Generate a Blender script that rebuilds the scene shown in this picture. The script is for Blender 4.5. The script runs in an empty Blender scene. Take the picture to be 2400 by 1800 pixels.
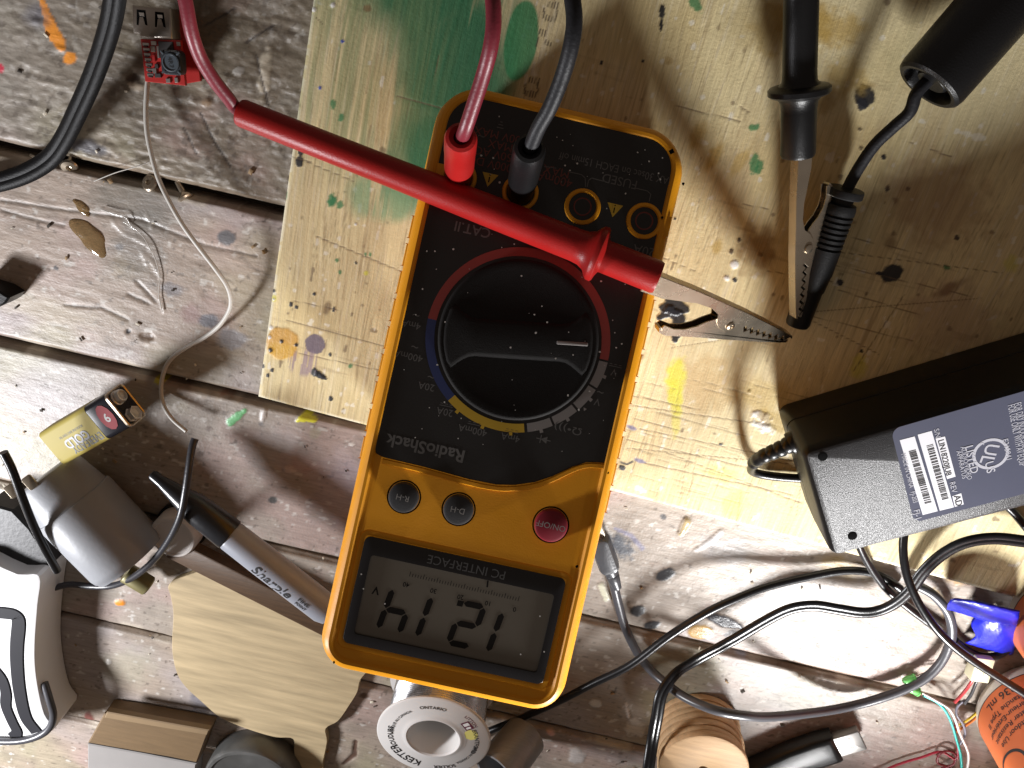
import bpy, bmesh, math, random
import numpy as np
from mathutils import Vector, Matrix, Quaternion

random.seed(7)
RNG = np.random.default_rng(11)
scene = bpy.context.scene
COL = scene.collection
PI = math.pi

# ------------------------------------------------------------------ camera pose, and image pixels cast into the scene (metres)
FPX, H = 1942.0, 0.33539            # lens in photo pixels, camera height over the bench
TAU, ROLL = math.radians(23.0), math.radians(13.0)
FV = Vector((0, -math.sin(TAU), -math.cos(TAU)))
U0 = Vector((0, math.cos(TAU), -math.sin(TAU)))
R0 = Vector((1, 0, 0))
CR = math.cos(ROLL) * R0 + math.sin(ROLL) * U0
CU = -math.sin(ROLL) * R0 + math.cos(ROLL) * U0
CAM = Vector((0, 0, H))

def ray(px, py):
    return FV + CR * ((px - 1200) / FPX) - CU * ((py - 900) / FPX)

def P(px, py, z=0.0):
    """image pixel cast onto the plane at height z -> world point"""
    d = ray(px, py)
    return CAM + d * ((z - H) / d.z)

def V3(t):
    return P(t[0], t[1], t[2] / 1000.0)

# the meter leans on its stand: its own axes
MC = Vector((-0.00186, -0.11764, 0.0754))
MU = Vector((0.99962, -0.00502, -0.02712)).normalized()
MW = Vector((0.02708, 0.36510, 0.93058)).normalized()
MV = MU.cross(MW).normalized()
MMAT = Matrix(((-MU.x, MV.x, MW.x, MC.x), (-MU.y, MV.y, MW.y, MC.y), (-MU.z, MV.z, MW.z, MC.z), (0, 0, 0, 1)))

def PM(px, py, w=0.0):
    d = ray(px, py)
    t = ((MC + MW * w) - CAM).dot(MW) / d.dot(MW)
    q = CAM + d * t - MC
    return Vector((-q.dot(MU), q.dot(MV), w))

def MWORLD(x, y, w):
    return MMAT @ Vector((x, y, w))

# ------------------------------------------------------------------ materials
def lin(r, g, b):
    return tuple(((c / 255) / 12.92 if c / 255 <= 0.04045 else ((c / 255 + 0.055) / 1.055) ** 2.4) for c in (r, g, b))

MATS = {}
def mat(name, col, rough=0.5, metal=0.0, spec=0.5, var=0.12, vscale=60.0, bump=0.0, bscale=400.0, coat=0.0, trans=0.0, stretch=None, rvar=0.0, sss=0.0, alpha=1.0):
    if name in MATS:
        return MATS[name]
    m = bpy.data.materials.new(name); m.use_nodes = True
    nt = m.node_tree; N = nt.nodes; L = nt.links
    b = N['Principled BSDF']
    b.inputs['Roughness'].default_value = rough
    b.inputs['Metallic'].default_value = metal
    b.inputs['Specular IOR Level'].default_value = spec
    b.inputs['Coat Weight'].default_value = coat
    b.inputs['Transmission Weight'].default_value = trans
    b.inputs['Alpha'].default_value = alpha
    if sss:
        b.inputs['Subsurface Weight'].default_value = sss
        b.inputs['Subsurface Radius'].default_value = (0.003, 0.002, 0.001)
    tc = N.new('ShaderNodeTexCoord')
    src = tc.outputs['Object']
    if stretch:
        mp = N.new('ShaderNodeMapping'); mp.inputs['Scale'].default_value = stretch
        L.new(src, mp.inputs['Vector']); src = mp.outputs['Vector']
    nz = N.new('ShaderNodeTexNoise'); nz.inputs['Scale'].default_value = vscale
    nz.inputs['Detail'].default_value = 6; nz.inputs['Roughness'].default_value = 0.6
    L.new(src, nz.inputs['Vector'])
    mx = N.new('ShaderNodeMix'); mx.data_type = 'RGBA'
    lo = tuple(max(0, c * (1 - var)) for c in col) + (1,)
    hi = tuple(min(1, c * (1 + var)) for c in col) + (1,)
    mx.inputs['A'].default_value = lo; mx.inputs['B'].default_value = hi
    L.new(nz.outputs['Fac'], mx.inputs['Factor'])
    L.new(mx.outputs['Result'], b.inputs['Base Color'])
    if rvar:
        mr = N.new('ShaderNodeMapRange')
        mr.inputs['From Min'].default_value = 0.3; mr.inputs['From Max'].default_value = 0.7
        mr.inputs['To Min'].default_value = max(0.02, rough - rvar); mr.inputs['To Max'].default_value = min(1, rough + rvar)
        L.new(nz.outputs['Fac'], mr.inputs['Value']); L.new(mr.outputs['Result'], b.inputs['Roughness'])
    if bump:
        n2 = N.new('ShaderNodeTexNoise'); n2.inputs['Scale'].default_value = bscale; n2.inputs['Detail'].default_value = 4
        L.new(src, n2.inputs['Vector'])
        bp = N.new('ShaderNodeBump'); bp.inputs['Strength'].default_value = bump; bp.inputs['Distance'].default_value = 0.0004
        L.new(n2.outputs['Fac'], bp.inputs['Height']); L.new(bp.outputs['Normal'], b.inputs['Normal'])
    MATS[name] = m
    return m

def attr_mat(name, rough, bump, sx, sy, spec=0.4, dist=0.0004):
    m = bpy.data.materials.new(name); m.use_nodes = True
    nt = m.node_tree; N = nt.nodes; L = nt.links
    b = N['Principled BSDF']
    at = N.new('ShaderNodeAttribute'); at.attribute_name = 'Col'
    tc = N.new('ShaderNodeTexCoord')
    mp = N.new('ShaderNodeMapping'); mp.inputs['Scale'].default_value = (sx, sy, 300)
    L.new(tc.outputs['Object'], mp.inputs['Vector'])
    n1 = N.new('ShaderNodeTexNoise'); n1.inputs['Scale'].default_value = 1.0; n1.inputs['Detail'].default_value = 5
    n1.inputs['Roughness'].default_value = 0.65
    L.new(mp.outputs['Vector'], n1.inputs['Vector'])
    mr = N.new('ShaderNodeMapRange'); mr.inputs['From Min'].default_value = 0.3; mr.inputs['From Max'].default_value = 0.7
    mr.inputs['To Min'].default_value = 0.82; mr.inputs['To Max'].default_value = 1.12
    L.new(n1.outputs['Fac'], mr.inputs['Value'])
    vm = N.new('ShaderNodeVectorMath'); vm.operation = 'SCALE'
    L.new(at.outputs['Color'], vm.inputs[0]); L.new(mr.outputs['Result'], vm.inputs['Scale'])
    L.new(vm.outputs['Vector'], b.inputs['Base Color'])
    # alpha of the attribute = wetness / gloss of paint
    r2 = N.new('ShaderNodeMapRange'); r2.inputs['To Min'].default_value = rough; r2.inputs['To Max'].default_value = 0.18
    L.new(at.outputs['Alpha'], r2.inputs['Value']); L.new(r2.outputs['Result'], b.inputs['Roughness'])
    b.inputs['Specular IOR Level'].default_value = spec
    n2 = N.new('ShaderNodeTexNoise'); n2.inputs['Scale'].default_value = 900; n2.inputs['Detail'].default_value = 4
    L.new(tc.outputs['Object'], n2.inputs['Vector'])
    ad = N.new('ShaderNodeMath'); ad.operation = 'ADD'
    L.new(n1.outputs['Fac'], ad.inputs[0]); L.new(n2.outputs['Fac'], ad.inputs[1])
    bp = N.new('ShaderNodeBump'); bp.inputs['Strength'].default_value = bump; bp.inputs['Distance'].default_value = dist
    L.new(ad.outputs['Value'], bp.inputs['Height']); L.new(bp.outputs['Normal'], b.inputs['Normal'])
    return m

# ------------------------------------------------------------------ mesh builder
def offset(poly, d):
    """inward offset of a CCW outline"""
    n = len(poly); out = []
    for i in range(n):
        a = Vector(poly[i - 1]); b = Vector(poly[i]); c = Vector(poly[(i + 1) % n])
        e1 = (b - a); e2 = (c - b)
        if e1.length < 1e-9 or e2.length < 1e-9:
            out.append(tuple(b)); continue
        e1.normalize(); e2.normalize()
        n1 = Vector((-e1.y, e1.x)); n2 = Vector((-e2.y, e2.x))
        bi = n1 + n2
        if bi.length < 1e-6:
            out.append(tuple(b + n1 * d)); continue
        bi.normalize()
        k = d / max(0.5, bi.dot(n1))
        out.append(tuple(b + bi * k))
    return out

def rrect(w, h, r, seg=8, cx=0, cy=0):
    rs = r if isinstance(r, (list, tuple)) else [r] * 4      # BL BR TR TL
    pts = []
    for (sx, sy, a0, rr) in ((-1, -1, PI, rs[0]), (1, -1, 1.5 * PI, rs[1]), (1, 1, 0, rs[2]), (-1, 1, .5 * PI, rs[3])):
        ox = cx + sx * (w / 2 - rr); oy = cy + sy * (h / 2 - rr)
        for k in range(seg + 1):
            a = a0 + .5 * PI * k / seg
            pts.append((ox + rr * math.cos(a), oy + rr * math.sin(a)))
    return pts

def circ(r, n=48, cx=0, cy=0):
    return [(cx + r * math.cos(2 * PI * k / n), cy + r * math.sin(2 * PI * k / n)) for k in range(n)]

def smooth_closed(pts, sub=6):
    out = []; n = len(pts)
    P_ = [Vector(p) for p in pts]
    for i in range(n):
        p0, p1, p2, p3 = P_[i - 1], P_[i], P_[(i + 1) % n], P_[(i + 2) % n]
        for k in range(sub):
            t = k / sub
            out.append(tuple(.5 * ((2 * p1) + (-p0 + p2) * t + (2 * p0 - 5 * p1 + 4 * p2 - p3) * t * t + (-p0 + 3 * p1 - 3 * p2 + p3) * t ** 3)))
    return out

def smooth_path(pts, sub=8):
    P_ = [Vector(p) for p in pts]; n = len(P_); out = []
    for i in range(n - 1):
        p1, p2 = P_[i], P_[i + 1]
        p0 = P_[i - 1] if i else p1 * 2 - p2
        p3 = P_[i + 2] if i + 2 < n else p2 * 2 - p1
        for k in range(sub):
            t = k / sub
            out.append(.5 * ((2 * p1) + (-p0 + p2) * t + (2 * p0 - 5 * p1 + 4 * p2 - p3) * t * t + (-p0 + 3 * p1 - 3 * p2 + p3) * t ** 3))
    out.append(P_[-1])
    return out

_TXT = {}
def glyphs(s, shear=0.0, fat=0.0):
    key = (s, shear, fat)
    if key not in _TXT:
        cu = bpy.data.curves.new('lettering_curve', 'FONT')
        cu.body = s; cu.size = 1.0; cu.shear = shear; cu.offset = fat; cu.resolution_u = 3
        ob = bpy.data.objects.new('lettering_curve', cu); COL.objects.link(ob)
        dg = bpy.context.evaluated_depsgraph_get()
        me = bpy.data.meshes.new_from_object(ob.evaluated_get(dg))
        vs = [v.co.copy() for v in me.vertices]; fs = [tuple(p.vertices) for p in me.polygons]
        bpy.data.objects.remove(ob); bpy.data.curves.remove(cu); bpy.data.meshes.remove(me)
        x0 = min((v.x for v in vs), default=0); x1 = max((v.x for v in vs), default=1)
        _TXT[key] = ([(v.x - (x0 + x1) / 2, v.y - 0.35) for v in vs], fs, x1 - x0)
    return _TXT[key]

class MB:
    def __init__(s):
        s.v = []; s.f = []; s.m = []
    def add(s, vs, fs, m=0, M=None):
        o = len(s.v)
        s.v += [tuple(M @ Vector(v)) if M else tuple(v) for v in vs]
        s.f += [tuple(i + o for i in f) for f in fs]; s.m += [m] * len(fs)
        return s
    def rings(s, rings, m=0, cap0=True, cap1=True, closed=True, M=None, mcap=None):
        n = len(rings[0]); vs = [p for r in rings for p in r]; fs = []
        for k in range(len(rings) - 1):
            for i in range(n if closed else n - 1):
                j = (i + 1) % n
                fs.append((k * n + i, k * n + j, (k + 1) * n + j, (k + 1) * n + i))
        s.add(vs, fs, m, M)
        o = len(s.v) - len(vs)
        if cap0: s.f.append(tuple(o + i for i in reversed(range(n)))); s.m.append(m)
        if cap1: s.f.append(tuple(o + (len(rings) - 1) * n + i for i in range(n))); s.m.append(m if mcap is None else mcap)
        return s
    def prism(s, outline, levels, m=0, M=None, cap0=True, cap1=True, mcap=None):
        """levels: (inset, z)"""
        return s.rings([[(x, y, z) for x, y in (offset(outline, d) if d else outline)] for d, z in levels], m, cap0, cap1, True, M, mcap)
    def slab(s, outline, z0, z1, bev=0.0008, m=0, M=None):
        return s.prism(outline, [(bev, z0), (0, z0 + bev), (0, z1 - bev), (bev * .3, z1 - bev * .3), (bev, z1)], m, M)
    def box(s, sx, sy, z0, z1, bev=0.001, m=0, M=None, r=None):
        return s.slab(rrect(sx, sy, r if r else bev * 1.5, 4), z0, z1, bev, m, M)
    def lathe(s, prof, n=40, m=0, M=None, cap0=True, cap1=True):
        return s.rings([[(r * math.cos(2 * PI * k / n), r * math.sin(2 * PI * k / n), z) for k in range(n)] for r, z in prof], m, cap0, cap1, True, M)
    def sweep(s, pts, prof, up=Vector((0, 0, 1)), m=0, caps=True, scale=None):
        pts = [Vector(p) for p in pts]; rings = []; n = len(pts); last = None
        for i, p in enumerate(pts):
            t = (pts[min(i + 1, n - 1)] - pts[max(i - 1, 0)]).normalized()
            if up is not None:
                side = t.cross(up)
            elif last is None:
                side = t.orthogonal()
            else:
                side = last - t * last.dot(t)
            side.normalize(); last = side.copy()
            nn = side.cross(t).normalized()
            k = scale(i / (n - 1)) if scale else 1.0
            rings.append([tuple(p + side * (a * k) + nn * (b * k)) for a, b in prof])
        return s.rings(rings, m, caps, caps)
    def tube(s, pts, r, n=12, m=0, scale=None, caps=True):
        return s.sweep(pts, [(r * math.cos(2 * PI * k / n), r * math.sin(2 * PI * k / n)) for k in range(n)], None, m, caps, scale)
    def rod(s, a, b, prof, n=28, m=0, cap0=True, cap1=True):
        """lathe along a->b, prof (radius, distance)"""
        a = Vector(a); d = (Vector(b) - a).normalized()
        M = Matrix.Translation(a) @ d.to_track_quat('Z', 'Y').to_matrix().to_4x4()
        return s.lathe(prof, n, m, M, cap0, cap1)
    def text(s, t, x, y, h, z=0.0, rot=0.0, w=None, m=0, M=None, shear=0, fat=0.0, warp=None):
        vs, fs, tw = glyphs(t, shear, fat)
        k = h / 0.7; kx = k if w is None else w / tw
        c, sn = math.cos(rot), math.sin(rot); out = []
        for a, b in vs:
            a *= kx; b *= k
            q = (x + c * a - sn * b, y + sn * a + c * b, z)
            out.append(warp(*q) if warp else q)
        return s.add(out, fs, m, M)
    def arctext(s, t, r, ang, h, z=0.0, m=0, M=None, inward=False, fat=0.0, wk=1.0, cx=0, cy=0):
        vs, fs, tw = glyphs(t, 0, fat); k = h / 0.7; out = []
        for a, b in vs:
            if not inward:
                th = ang - a * k * wk / r; rr = r + b * k
            else:
                th = ang + a * k * wk / r; rr = r - b * k
            out.append((cx + rr * math.cos(th), cy + rr * math.sin(th), z))
        return s.add(out, fs, m, M)
    def poly(s, pts, z=0.0, m=0, M=None):
        return s.add([(p[0], p[1], z) for p in pts], [tuple(range(len(pts)))], m, M)
    def arc(s, r0, r1, a0, a1, z, m=0, n=40, M=None, cx=0, cy=0):
        vs = []; fs = []
        for k in range(n + 1):
            a = a0 + (a1 - a0) * k / n
            vs += [(cx + r0 * math.cos(a), cy + r0 * math.sin(a), z), (cx + r1 * math.cos(a), cy + r1 * math.sin(a), z)]
        for k in range(n):
            fs.append((2 * k, 2 * k + 1, 2 * k + 3, 2 * k + 2))
        return s.add(vs, fs, m, M)
    def line(s, pts, w, z, m=0, M=None):
        for a, b in zip(pts, pts[1:]):
            a = Vector(a[:2]); b = Vector(b[:2]); d = (b - a).normalized(); nn = Vector((-d.y, d.x)) * (w / 2)
            a = a - d * w * .3; b = b + d * w * .3
            s.poly([a - nn, b - nn, b + nn, a + nn], z, m, M)
        return s
    def build(s, name, mats, parent=None, sharp=38, local=False, fixn=True):
        """coordinates are world unless local; the object sits at its root's frame"""
        me = bpy.data.meshes.new(name)
        R = ROOTM.get(parent.name) if parent else None
        vs = s.v
        if R is not None and not local:
            Ri = R.inverted(); vs = [tuple(Ri @ Vector(v)) for v in vs]
        org = None
        if parent is None:
            n = len(vs); zmin = min(v[2] for v in vs)
            org = Vector((sum(v[0] for v in vs) / n, sum(v[1] for v in vs) / n, zmin))
            vs = [(v[0] - org.x, v[1] - org.y, v[2] - org.z) for v in vs]
        me.from_pydata(vs, [], s.f)
        for mm in (mats if isinstance(mats, (list, tuple)) else [mats]):
            me.materials.append(mm)
        me.polygons.foreach_set('material_index', s.m)
        if fixn:
            bm = bmesh.new(); bm.from_mesh(me); bmesh.ops.recalc_face_normals(bm, faces=bm.faces[:]); bm.to_mesh(me); bm.free()
        me.polygons.foreach_set('use_smooth', [p.loop_total <= 4 for p in me.polygons])
        me.set_sharp_from_angle(angle=math.radians(sharp))
        me.update()
        ob = bpy.data.objects.new(name, me); COL.objects.link(ob)
        if parent:
            ob.parent = parent; ROOTM[ob.name] = R if R is not None else Matrix()
        else:
            ob.location = org
            ROOTM[ob.name] = Matrix.Translation(org)
        return ob

ROOTM = {}
def tag(o, label, cat, group=None, kind=None):
    o['label'] = label
    if cat: o['category'] = cat
    if group: o['group'] = group
    if kind: o['kind'] = kind
    return o

def thing(name, label, cat, loc=(0, 0, 0), M=None, group=None, kind=None):
    o = bpy.data.objects.new(name, None); COL.objects.link(o)
    o.empty_display_size = 0.01
    o.matrix_world = M if M else Matrix.Translation(Vector(loc))
    ROOTM[o.name] = (M if M else Matrix.Translation(Vector(loc))).copy()
    return tag(o, label, cat, group, kind)

def frame(origin, xdir, zdir):
    z = Vector(zdir).normalized(); x = Vector(xdir); x = (x - z * x.dot(z)).normalized(); y = z.cross(x)
    return Matrix(((x.x, y.x, z.x, origin[0]), (x.y, y.y, z.y, origin[1]), (x.z, y.z, z.z, origin[2]), (0, 0, 0, 1)))

# ------------------------------------------------------------------ noise for worn wood
TAB = RNG.random((256, 256))
def vnoise(x, y, seed=0):
    xi = np.floor(x).astype(np.int64); yi = np.floor(y).astype(np.int64)
    fx = x - xi; fy = y - yi
    fx = fx * fx * (3 - 2 * fx); fy = fy * fy * (3 - 2 * fy)
    sx, sy = seed * 37 % 256, seed * 91 % 256
    g = lambda a, b: TAB[(a + sx + (b // 256) * 17) & 255, (b + sy + (a // 256) * 29) & 255]
    return (g(xi, yi) * (1 - fx) + g(xi + 1, yi) * fx) * (1 - fy) + (g(xi, yi + 1) * (1 - fx) + g(xi + 1, yi + 1) * fx) * fy
def fbm(x, y, seed=0, oct=4, gain=.55):
    s = 0; a = 1; t = 0
    for k in range(oct):
        s = s + a * vnoise(x * 2 ** k, y * 2 ** k, seed + k * 5); t += a; a *= gain
    return s / t
def sstep(a, b, x):
    t = np.clip((x - a) / (b - a), 0, 1); return t * t * (3 - 2 * t)

class Sheet:
    """a worn board surface as a fine grid with colour and relief"""
    def __init__(s, x0, x1, y0, y1, z, step, seed, rot=0.0, org=(0, 0)):
        s.x = np.arange(x0, x1 + step * .5, step); s.y = np.arange(y0, y1 + step * .5, step)
        s.X, s.Y = np.meshgrid(s.x, s.y)
        s.lx, s.ly = s.X, s.Y
        if rot or org != (0, 0):
            c, sn = math.cos(rot), math.sin(rot)
            s.X, s.Y = org[0] + c * s.lx - sn * s.ly, org[1] + sn * s.lx + c * s.ly
        s.z = z; s.Z = np.zeros_like(s.X)
        s.C = np.ones(s.X.shape + (3,)); s.G = np.zeros_like(s.X)
        s.seed = seed
        # image pixel coordinates of each grid point, in which blobs and strokes are placed
        dx, dy, dz = s.X, s.Y, z - H
        dep = dx * FV.x + dy * FV.y + dz * FV.z
        s.u = 1200 + FPX * (dx * CR.x + dy * CR.y + dz * CR.z) / dep
        s.v = 900 - FPX * (dx * CU.x + dy * CU.y + dz * CU.z) / dep
    def mix(s, mask, col, alpha=1.0):
        k = np.clip(mask * alpha, 0, 1)[..., None]
        s.C = s.C * (1 - k) + np.array(col) * k
    def mul(s, k):
        s.C = s.C * (k[..., None] if k.ndim == 2 else k)
    def blob(s, cx, cy, rx, ry=None, ang=0.0, col=(0, 0, 0), alpha=1.0, soft=0.12, amp=0.35, fr=0.09, gloss=0.0, lift=0.0, seed=0):
        ry = ry or rx
        R = max(rx, ry) * 1.9
        jj = np.where((np.abs(s.u - cx) < R) & (np.abs(s.v - cy) < R))
        if not len(jj[0]): return
        U = s.u[jj] - cx; V = s.v[jj] - cy
        c, sn = math.cos(ang), math.sin(ang)
        a = (c * U + sn * V) / rx; b = (-sn * U + c * V) / ry
        n = fbm(s.u[jj] * fr + seed * 3.1, s.v[jj] * fr + seed * 1.7, seed + 3, 3) - .5
        d = np.sqrt(a * a + b * b) + n * amp * 2
        k = 1 - sstep(1 - soft, 1 + soft, d)
        kk = np.clip(k * alpha, 0, 1)[..., None]
        s.C[jj] = s.C[jj] * (1 - kk) + np.array(col) * kk
        if gloss: s.G[jj] = np.maximum(s.G[jj], k * gloss)
        if lift: s.Z[jj] += k * lift * (1.15 - np.clip(d, 0, 1) * .4)
    def stroke(s, pts, w, col=(0, 0, 0), alpha=1.0, soft=.5, amp=.3, gloss=0.0, lift=0.0, seed=0, dash=0):
        pts = np.array(pts, float)
        lo = pts[:, :2].min(0) - w * 3; hi = pts[:, :2].max(0) + w * 3
        jj = np.where((s.u > lo[0]) & (s.u < hi[0]) & (s.v > lo[1]) & (s.v < hi[1]))
        if not len(jj[0]): return
        U = s.u[jj]; V = s.v[jj]; best = np.full(U.shape, 1e9)
        ww = pts[:, 2] if pts.shape[1] > 2 else np.full(len(pts), w)
        for i in range(len(pts) - 1):
            a = pts[i, :2]; b = pts[i + 1, :2]; d = b - a; L = (d @ d) or 1
            t = np.clip(((U - a[0]) * d[0] + (V - a[1]) * d[1]) / L, 0, 1)
            r = np.hypot(U - a[0] - t * d[0], V - a[1] - t * d[1]) / (ww[i] * (1 - t) + ww[i + 1] * t)
            best = np.minimum(best, r)
        n = fbm(U * .11 + seed, V * .11, seed + 9, 3) - .5
        best = best + n * amp * 2
        k = 1 - sstep(1 - soft, 1 + soft, best)
        if dash:
            k = k * (fbm(U * dash, V * dash, seed + 21, 2) > .45)
        kk = np.clip(k * alpha, 0, 1)[..., None]
        s.C[jj] = s.C[jj] * (1 - kk) + np.array(col) * kk
        if gloss: s.G[jj] = np.maximum(s.G[jj], k * gloss)
        if lift: s.Z[jj] += k * lift
    def build(s, name, material, parent, depth, xf=None):
        ny, nx = s.X.shape
        top = np.stack([s.X, s.Y, s.z + s.Z], -1).reshape(-1, 3)
        i = np.arange(nx * ny).reshape(ny, nx)
        q = np.stack([i[:-1, :-1], i[:-1, 1:], i[1:, 1:], i[1:, :-1]], -1).reshape(-1, 4)
        rim = np.concatenate([i[0, :], i[1:, -1], i[-1, -2::-1], i[-2:0:-1, 0]])
        low = top[rim].copy(); low[:, 2] = s.z - depth
        nb = len(top); m = len(rim); j = np.arange(m); j2 = (j + 1) % m
        sk = np.stack([rim[j], nb + j, nb + j2, rim[j2]], -1)
        co = np.concatenate([top, low]); fa = np.concatenate([q, sk])
        if xf is not None:
            co = co @ np.array(xf.to_3x3()).T + np.array(xf.translation)
        me = bpy.data.meshes.new(name)
        me.vertices.add(len(co)); me.vertices.foreach_set('co', co.astype(np.float32).ravel())
        me.loops.add(fa.size); me.loops.foreach_set('vertex_index', fa.astype(np.int32).ravel())
        me.polygons.add(len(fa)); me.polygons.foreach_set('loop_start', (np.arange(len(fa)) * 4).astype(np.int32))
        me.update(calc_edges=True)
        me.polygons.foreach_set('use_smooth', [True] * len(q) + [False] * len(sk))
        at = me.color_attributes.new('Col', 'FLOAT_COLOR', 'POINT')
        c4 = np.concatenate([s.C.reshape(-1, 3), s.G.reshape(-1, 1)], 1)
        c4 = np.concatenate([c4, c4[rim] * np.array([.85, .85, .85, 0])])
        at.data.foreach_set('color', np.clip(c4, 0, 1).astype(np.float32).ravel())
        me.materials.append(material); me.validate()
        ob = bpy.data.objects.new(name, me); COL.objects.link(ob)
        if parent: ob.parent = parent
        return ob

# ================================================================== THE BENCH
BENCH_M = attr_mat('worn_bench_wood', 0.46, 0.30, 120, 900, 0.42, 0.0004)
PLY_M = attr_mat('plywood_face', 0.62, 0.35, 2600, 90, 0.35, 0.0004)
BLACKP = (.016, .017, .022); GREYP = (.09, .10, .115); ORANGEP = lin(236, 150, 50); TANP = (.40, .25, .08)

bench = thing('workbench', 'old plank workbench top, grey and stained with paint, glue and dirt', 'workbench', kind='structure')
GAPS = [.062, -.0900, -.1785, -.2559, -.3290, -.4020, -.475]
GW = [0, .0040, .0032, .0017, .0012, .0012, 0]

def bench_plank(k):
    y1 = GAPS[k] - GW[k] / 2; y0 = GAPS[k + 1] + GW[k + 1] / 2
    s = Sheet(-.34, .37, y0, y1, 0.0, .00075, k)
    X, Y = s.X, s.Y; o = k * 13.7
    base = np.array([(.22, .185, .14), (.355, .285, .232), (.315, .27, .228), (.33, .285, .24), (.34, .28, .228), (.32, .262, .222)][k])
    s.C = s.C * base
    n1 = fbm(X * 22 + o, Y * 30, 1, 4); n2 = fbm(X * 14 + o, Y * 22 + 5, 2, 3); n3 = fbm(X * 17 + 3, Y * 19 + o, 3, 3)
    s.mix(sstep(.48, .68, n1), (.39, .28, .255), .6)            # pinkish wash
    s.mix(sstep(.54, .72, n2), (.36, .34, .37), .42)            # lavender wash
    s.mix(sstep(.56, .72, n3), (.31, .29, .18), .55)            # olive
    g = fbm(X * 16 + o, Y * 520, 5, 3); s.mul(.91 + .18 * g)
    g2 = fbm(X * 35 + o, Y * 1500, 6, 2); s.mul(.9 + .2 * g2)
    d = fbm(X * 70 + o, Y * 90, 7, 4); s.mix(sstep(.58, .76, d), (.16, .135, .11), .30 if k else .65)
    sp = fbm(X * 420 + o, Y * 520, 8, 2); s.mix(sstep(.74, .84, sp), (.09, .07, .055), .6)
    sp = fbm(X * 300 - o, Y * 420, 9, 2); s.mix(sstep(.75, .82, sp), (.62, .60, .56), .6)
    s.Z += (fbm(X * 60 + o, Y * 260, 10, 4) - .5) * (.0009 if k == 0 else .00035)
    s.Z += (fbm(X * 300 + o, Y * 500, 12, 3) - .5) * (.0009 if k == 0 else .0002)
    if k == 0:
        s.mix(sstep(.45, .7, fbm(X * 9 + 2, Y * 12, 14, 3)), (.115, .09, .06), .75)
        s.mix(1 - sstep(-.235, -.165, X), (.34, .305, .265), .65)
        w = fbm(X * 90 + Y * 260, Y * 90 - X * 160, 15, 3); s.mix(sstep(.64, .70, w), (.42, .39, .34), .45)
        w = fbm(X * 260 - Y * 90, Y * 240, 16, 3); s.mix(sstep(.66, .74, w), (.07, .052, .04), .5)
    else:
        cr = np.abs(fbm(X * 9 + o, Y * 60, 17, 3) - .5); s.mix((1 - sstep(.0, .005, cr)) * sstep(.4, .6, n1), (.13, .105, .085), .5)
    # eased edges, splintered
    e = np.minimum(Y - y0, y1 - Y); ed = .0016 + .0012 * fbm(X * 90, Y * 0 + k, 18, 3)
    s.Z -= .0022 * (1 - sstep(0, 1, e / ed))
    s.mix(1 - sstep(.2, 1.3, e / ed), (.18, .13, .09), .6)
    s.mix(sstep(.55, .7, fbm(X * 60, Y * 0 + k, 19, 3)) * (1 - sstep(1.0, 2.2, e / ed)), (.50, .44, .36), .8)
    for i in range(16):                                            # odd little splashes and holes
        cx, cy = RNG.uniform(0, 2400), RNG.uniform(0, 1800)
        c = [BLACKP, (.55, .53, .5), (.07, .05, .04), GREYP, (.5, .45, .4)][i % 5]
        s.blob(cx, cy, RNG.uniform(2.5, 7), RNG.uniform(2.5, 7), RNG.uniform(0, 3), c, .85, .2, .35, .2, .3, .0001, i)
    B = s.blob; S = s.stroke
    if k == 0:
        S([(92, -15, 5), (108, 30, 9), (122, 70, 15), (140, 100, 14), (146, 112, 9)], 12, ORANGEP, .95, .15, .22, .3, .0002, 1)
        B(164, 136, 16, 15, 0, ORANGEP, .95, .12, .2, .1, .3, .0002, 2)
        B(85, 40, 30, 26, .4, (.17, .17, .20), .6, .6, .4, .05, 0, 0, 3)
        B(2, 160, 7, 12, 0, lin(200, 40, 70), .9, .2, .2, .1, .2, .0001, 4)
        B(558, 167, 15, 9, -.2, (.62, .60, .56), .95, .1, .15, .1, .4, .0003, 5)
        B(485, 241, 12, 10, 0, (.32, .22, .14), .7, .3, .2, .1, .8, .0005, 6)
        B(210, 345, 40, 16, .2, (.10, .10, .12), .8, .4, .5, .06, .1, 0, 7)
        B(310, 185, 16, 14, 0, (.05, .03, .02), .9, .2, .3, .1, 0, -.0006, 8)
        B(320, 203, 18, 9, .3, (.60, .50, .38), .9, .25, .4, .1, 0, .0004, 9)
        B(345, 265, 90, 60, .2, (.10, .08, .06), .55, .6, .6, .02, 0, 0, 10)
        B(520, 90, 160, 90, .3, (.09, .07, .045), .6, .6, .6, .02, .2, 0, 11)
        B(620, 170, 14, 60, .1, (.5, .44, .34), .8, .3, .6, .08, 0, .0004, 12)
        for pts in ([(470, 265), (500, 330), (540, 390)], [(430, 300), (460, 360)], [(600, 130), (612, 180), (628, 245)], [(545, 260), (570, 300)], [(575, 100), (640, 60)], [(480, 60), (550, 20)]):
            S(pts, 2.6, (.045, .035, .03), .85, .6, .5, 0, -.0003, len(pts))
    if k == 1:
        B(531, 556, 21, 17, .2, (.10, .105, .115), .9, .15, .2, .08, .25, .0001, 1)
        B(281, 579, 10, 8, 0, (.12, .12, .14), .8, .2, .2, .1, .2, 0, 2)
        B(402, 678, 26, 15, .2, (.17, .165, .18), .75, .35, .4, .08, .2, 0, 3)
        B(490, 752, 24, 16, 0, (.13, .135, .16), .85, .2, .3, .1, .2, 0, 4)
        B(545, 795, 36, 24, .3, (.22, .215, .23), .8, .25, .3, .06, .2, 0, 5)
        B(330, 470, 110, 60, .3, (.17, .155, .13), .75, .6, .5, .03, .25, 0, 6)
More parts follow.
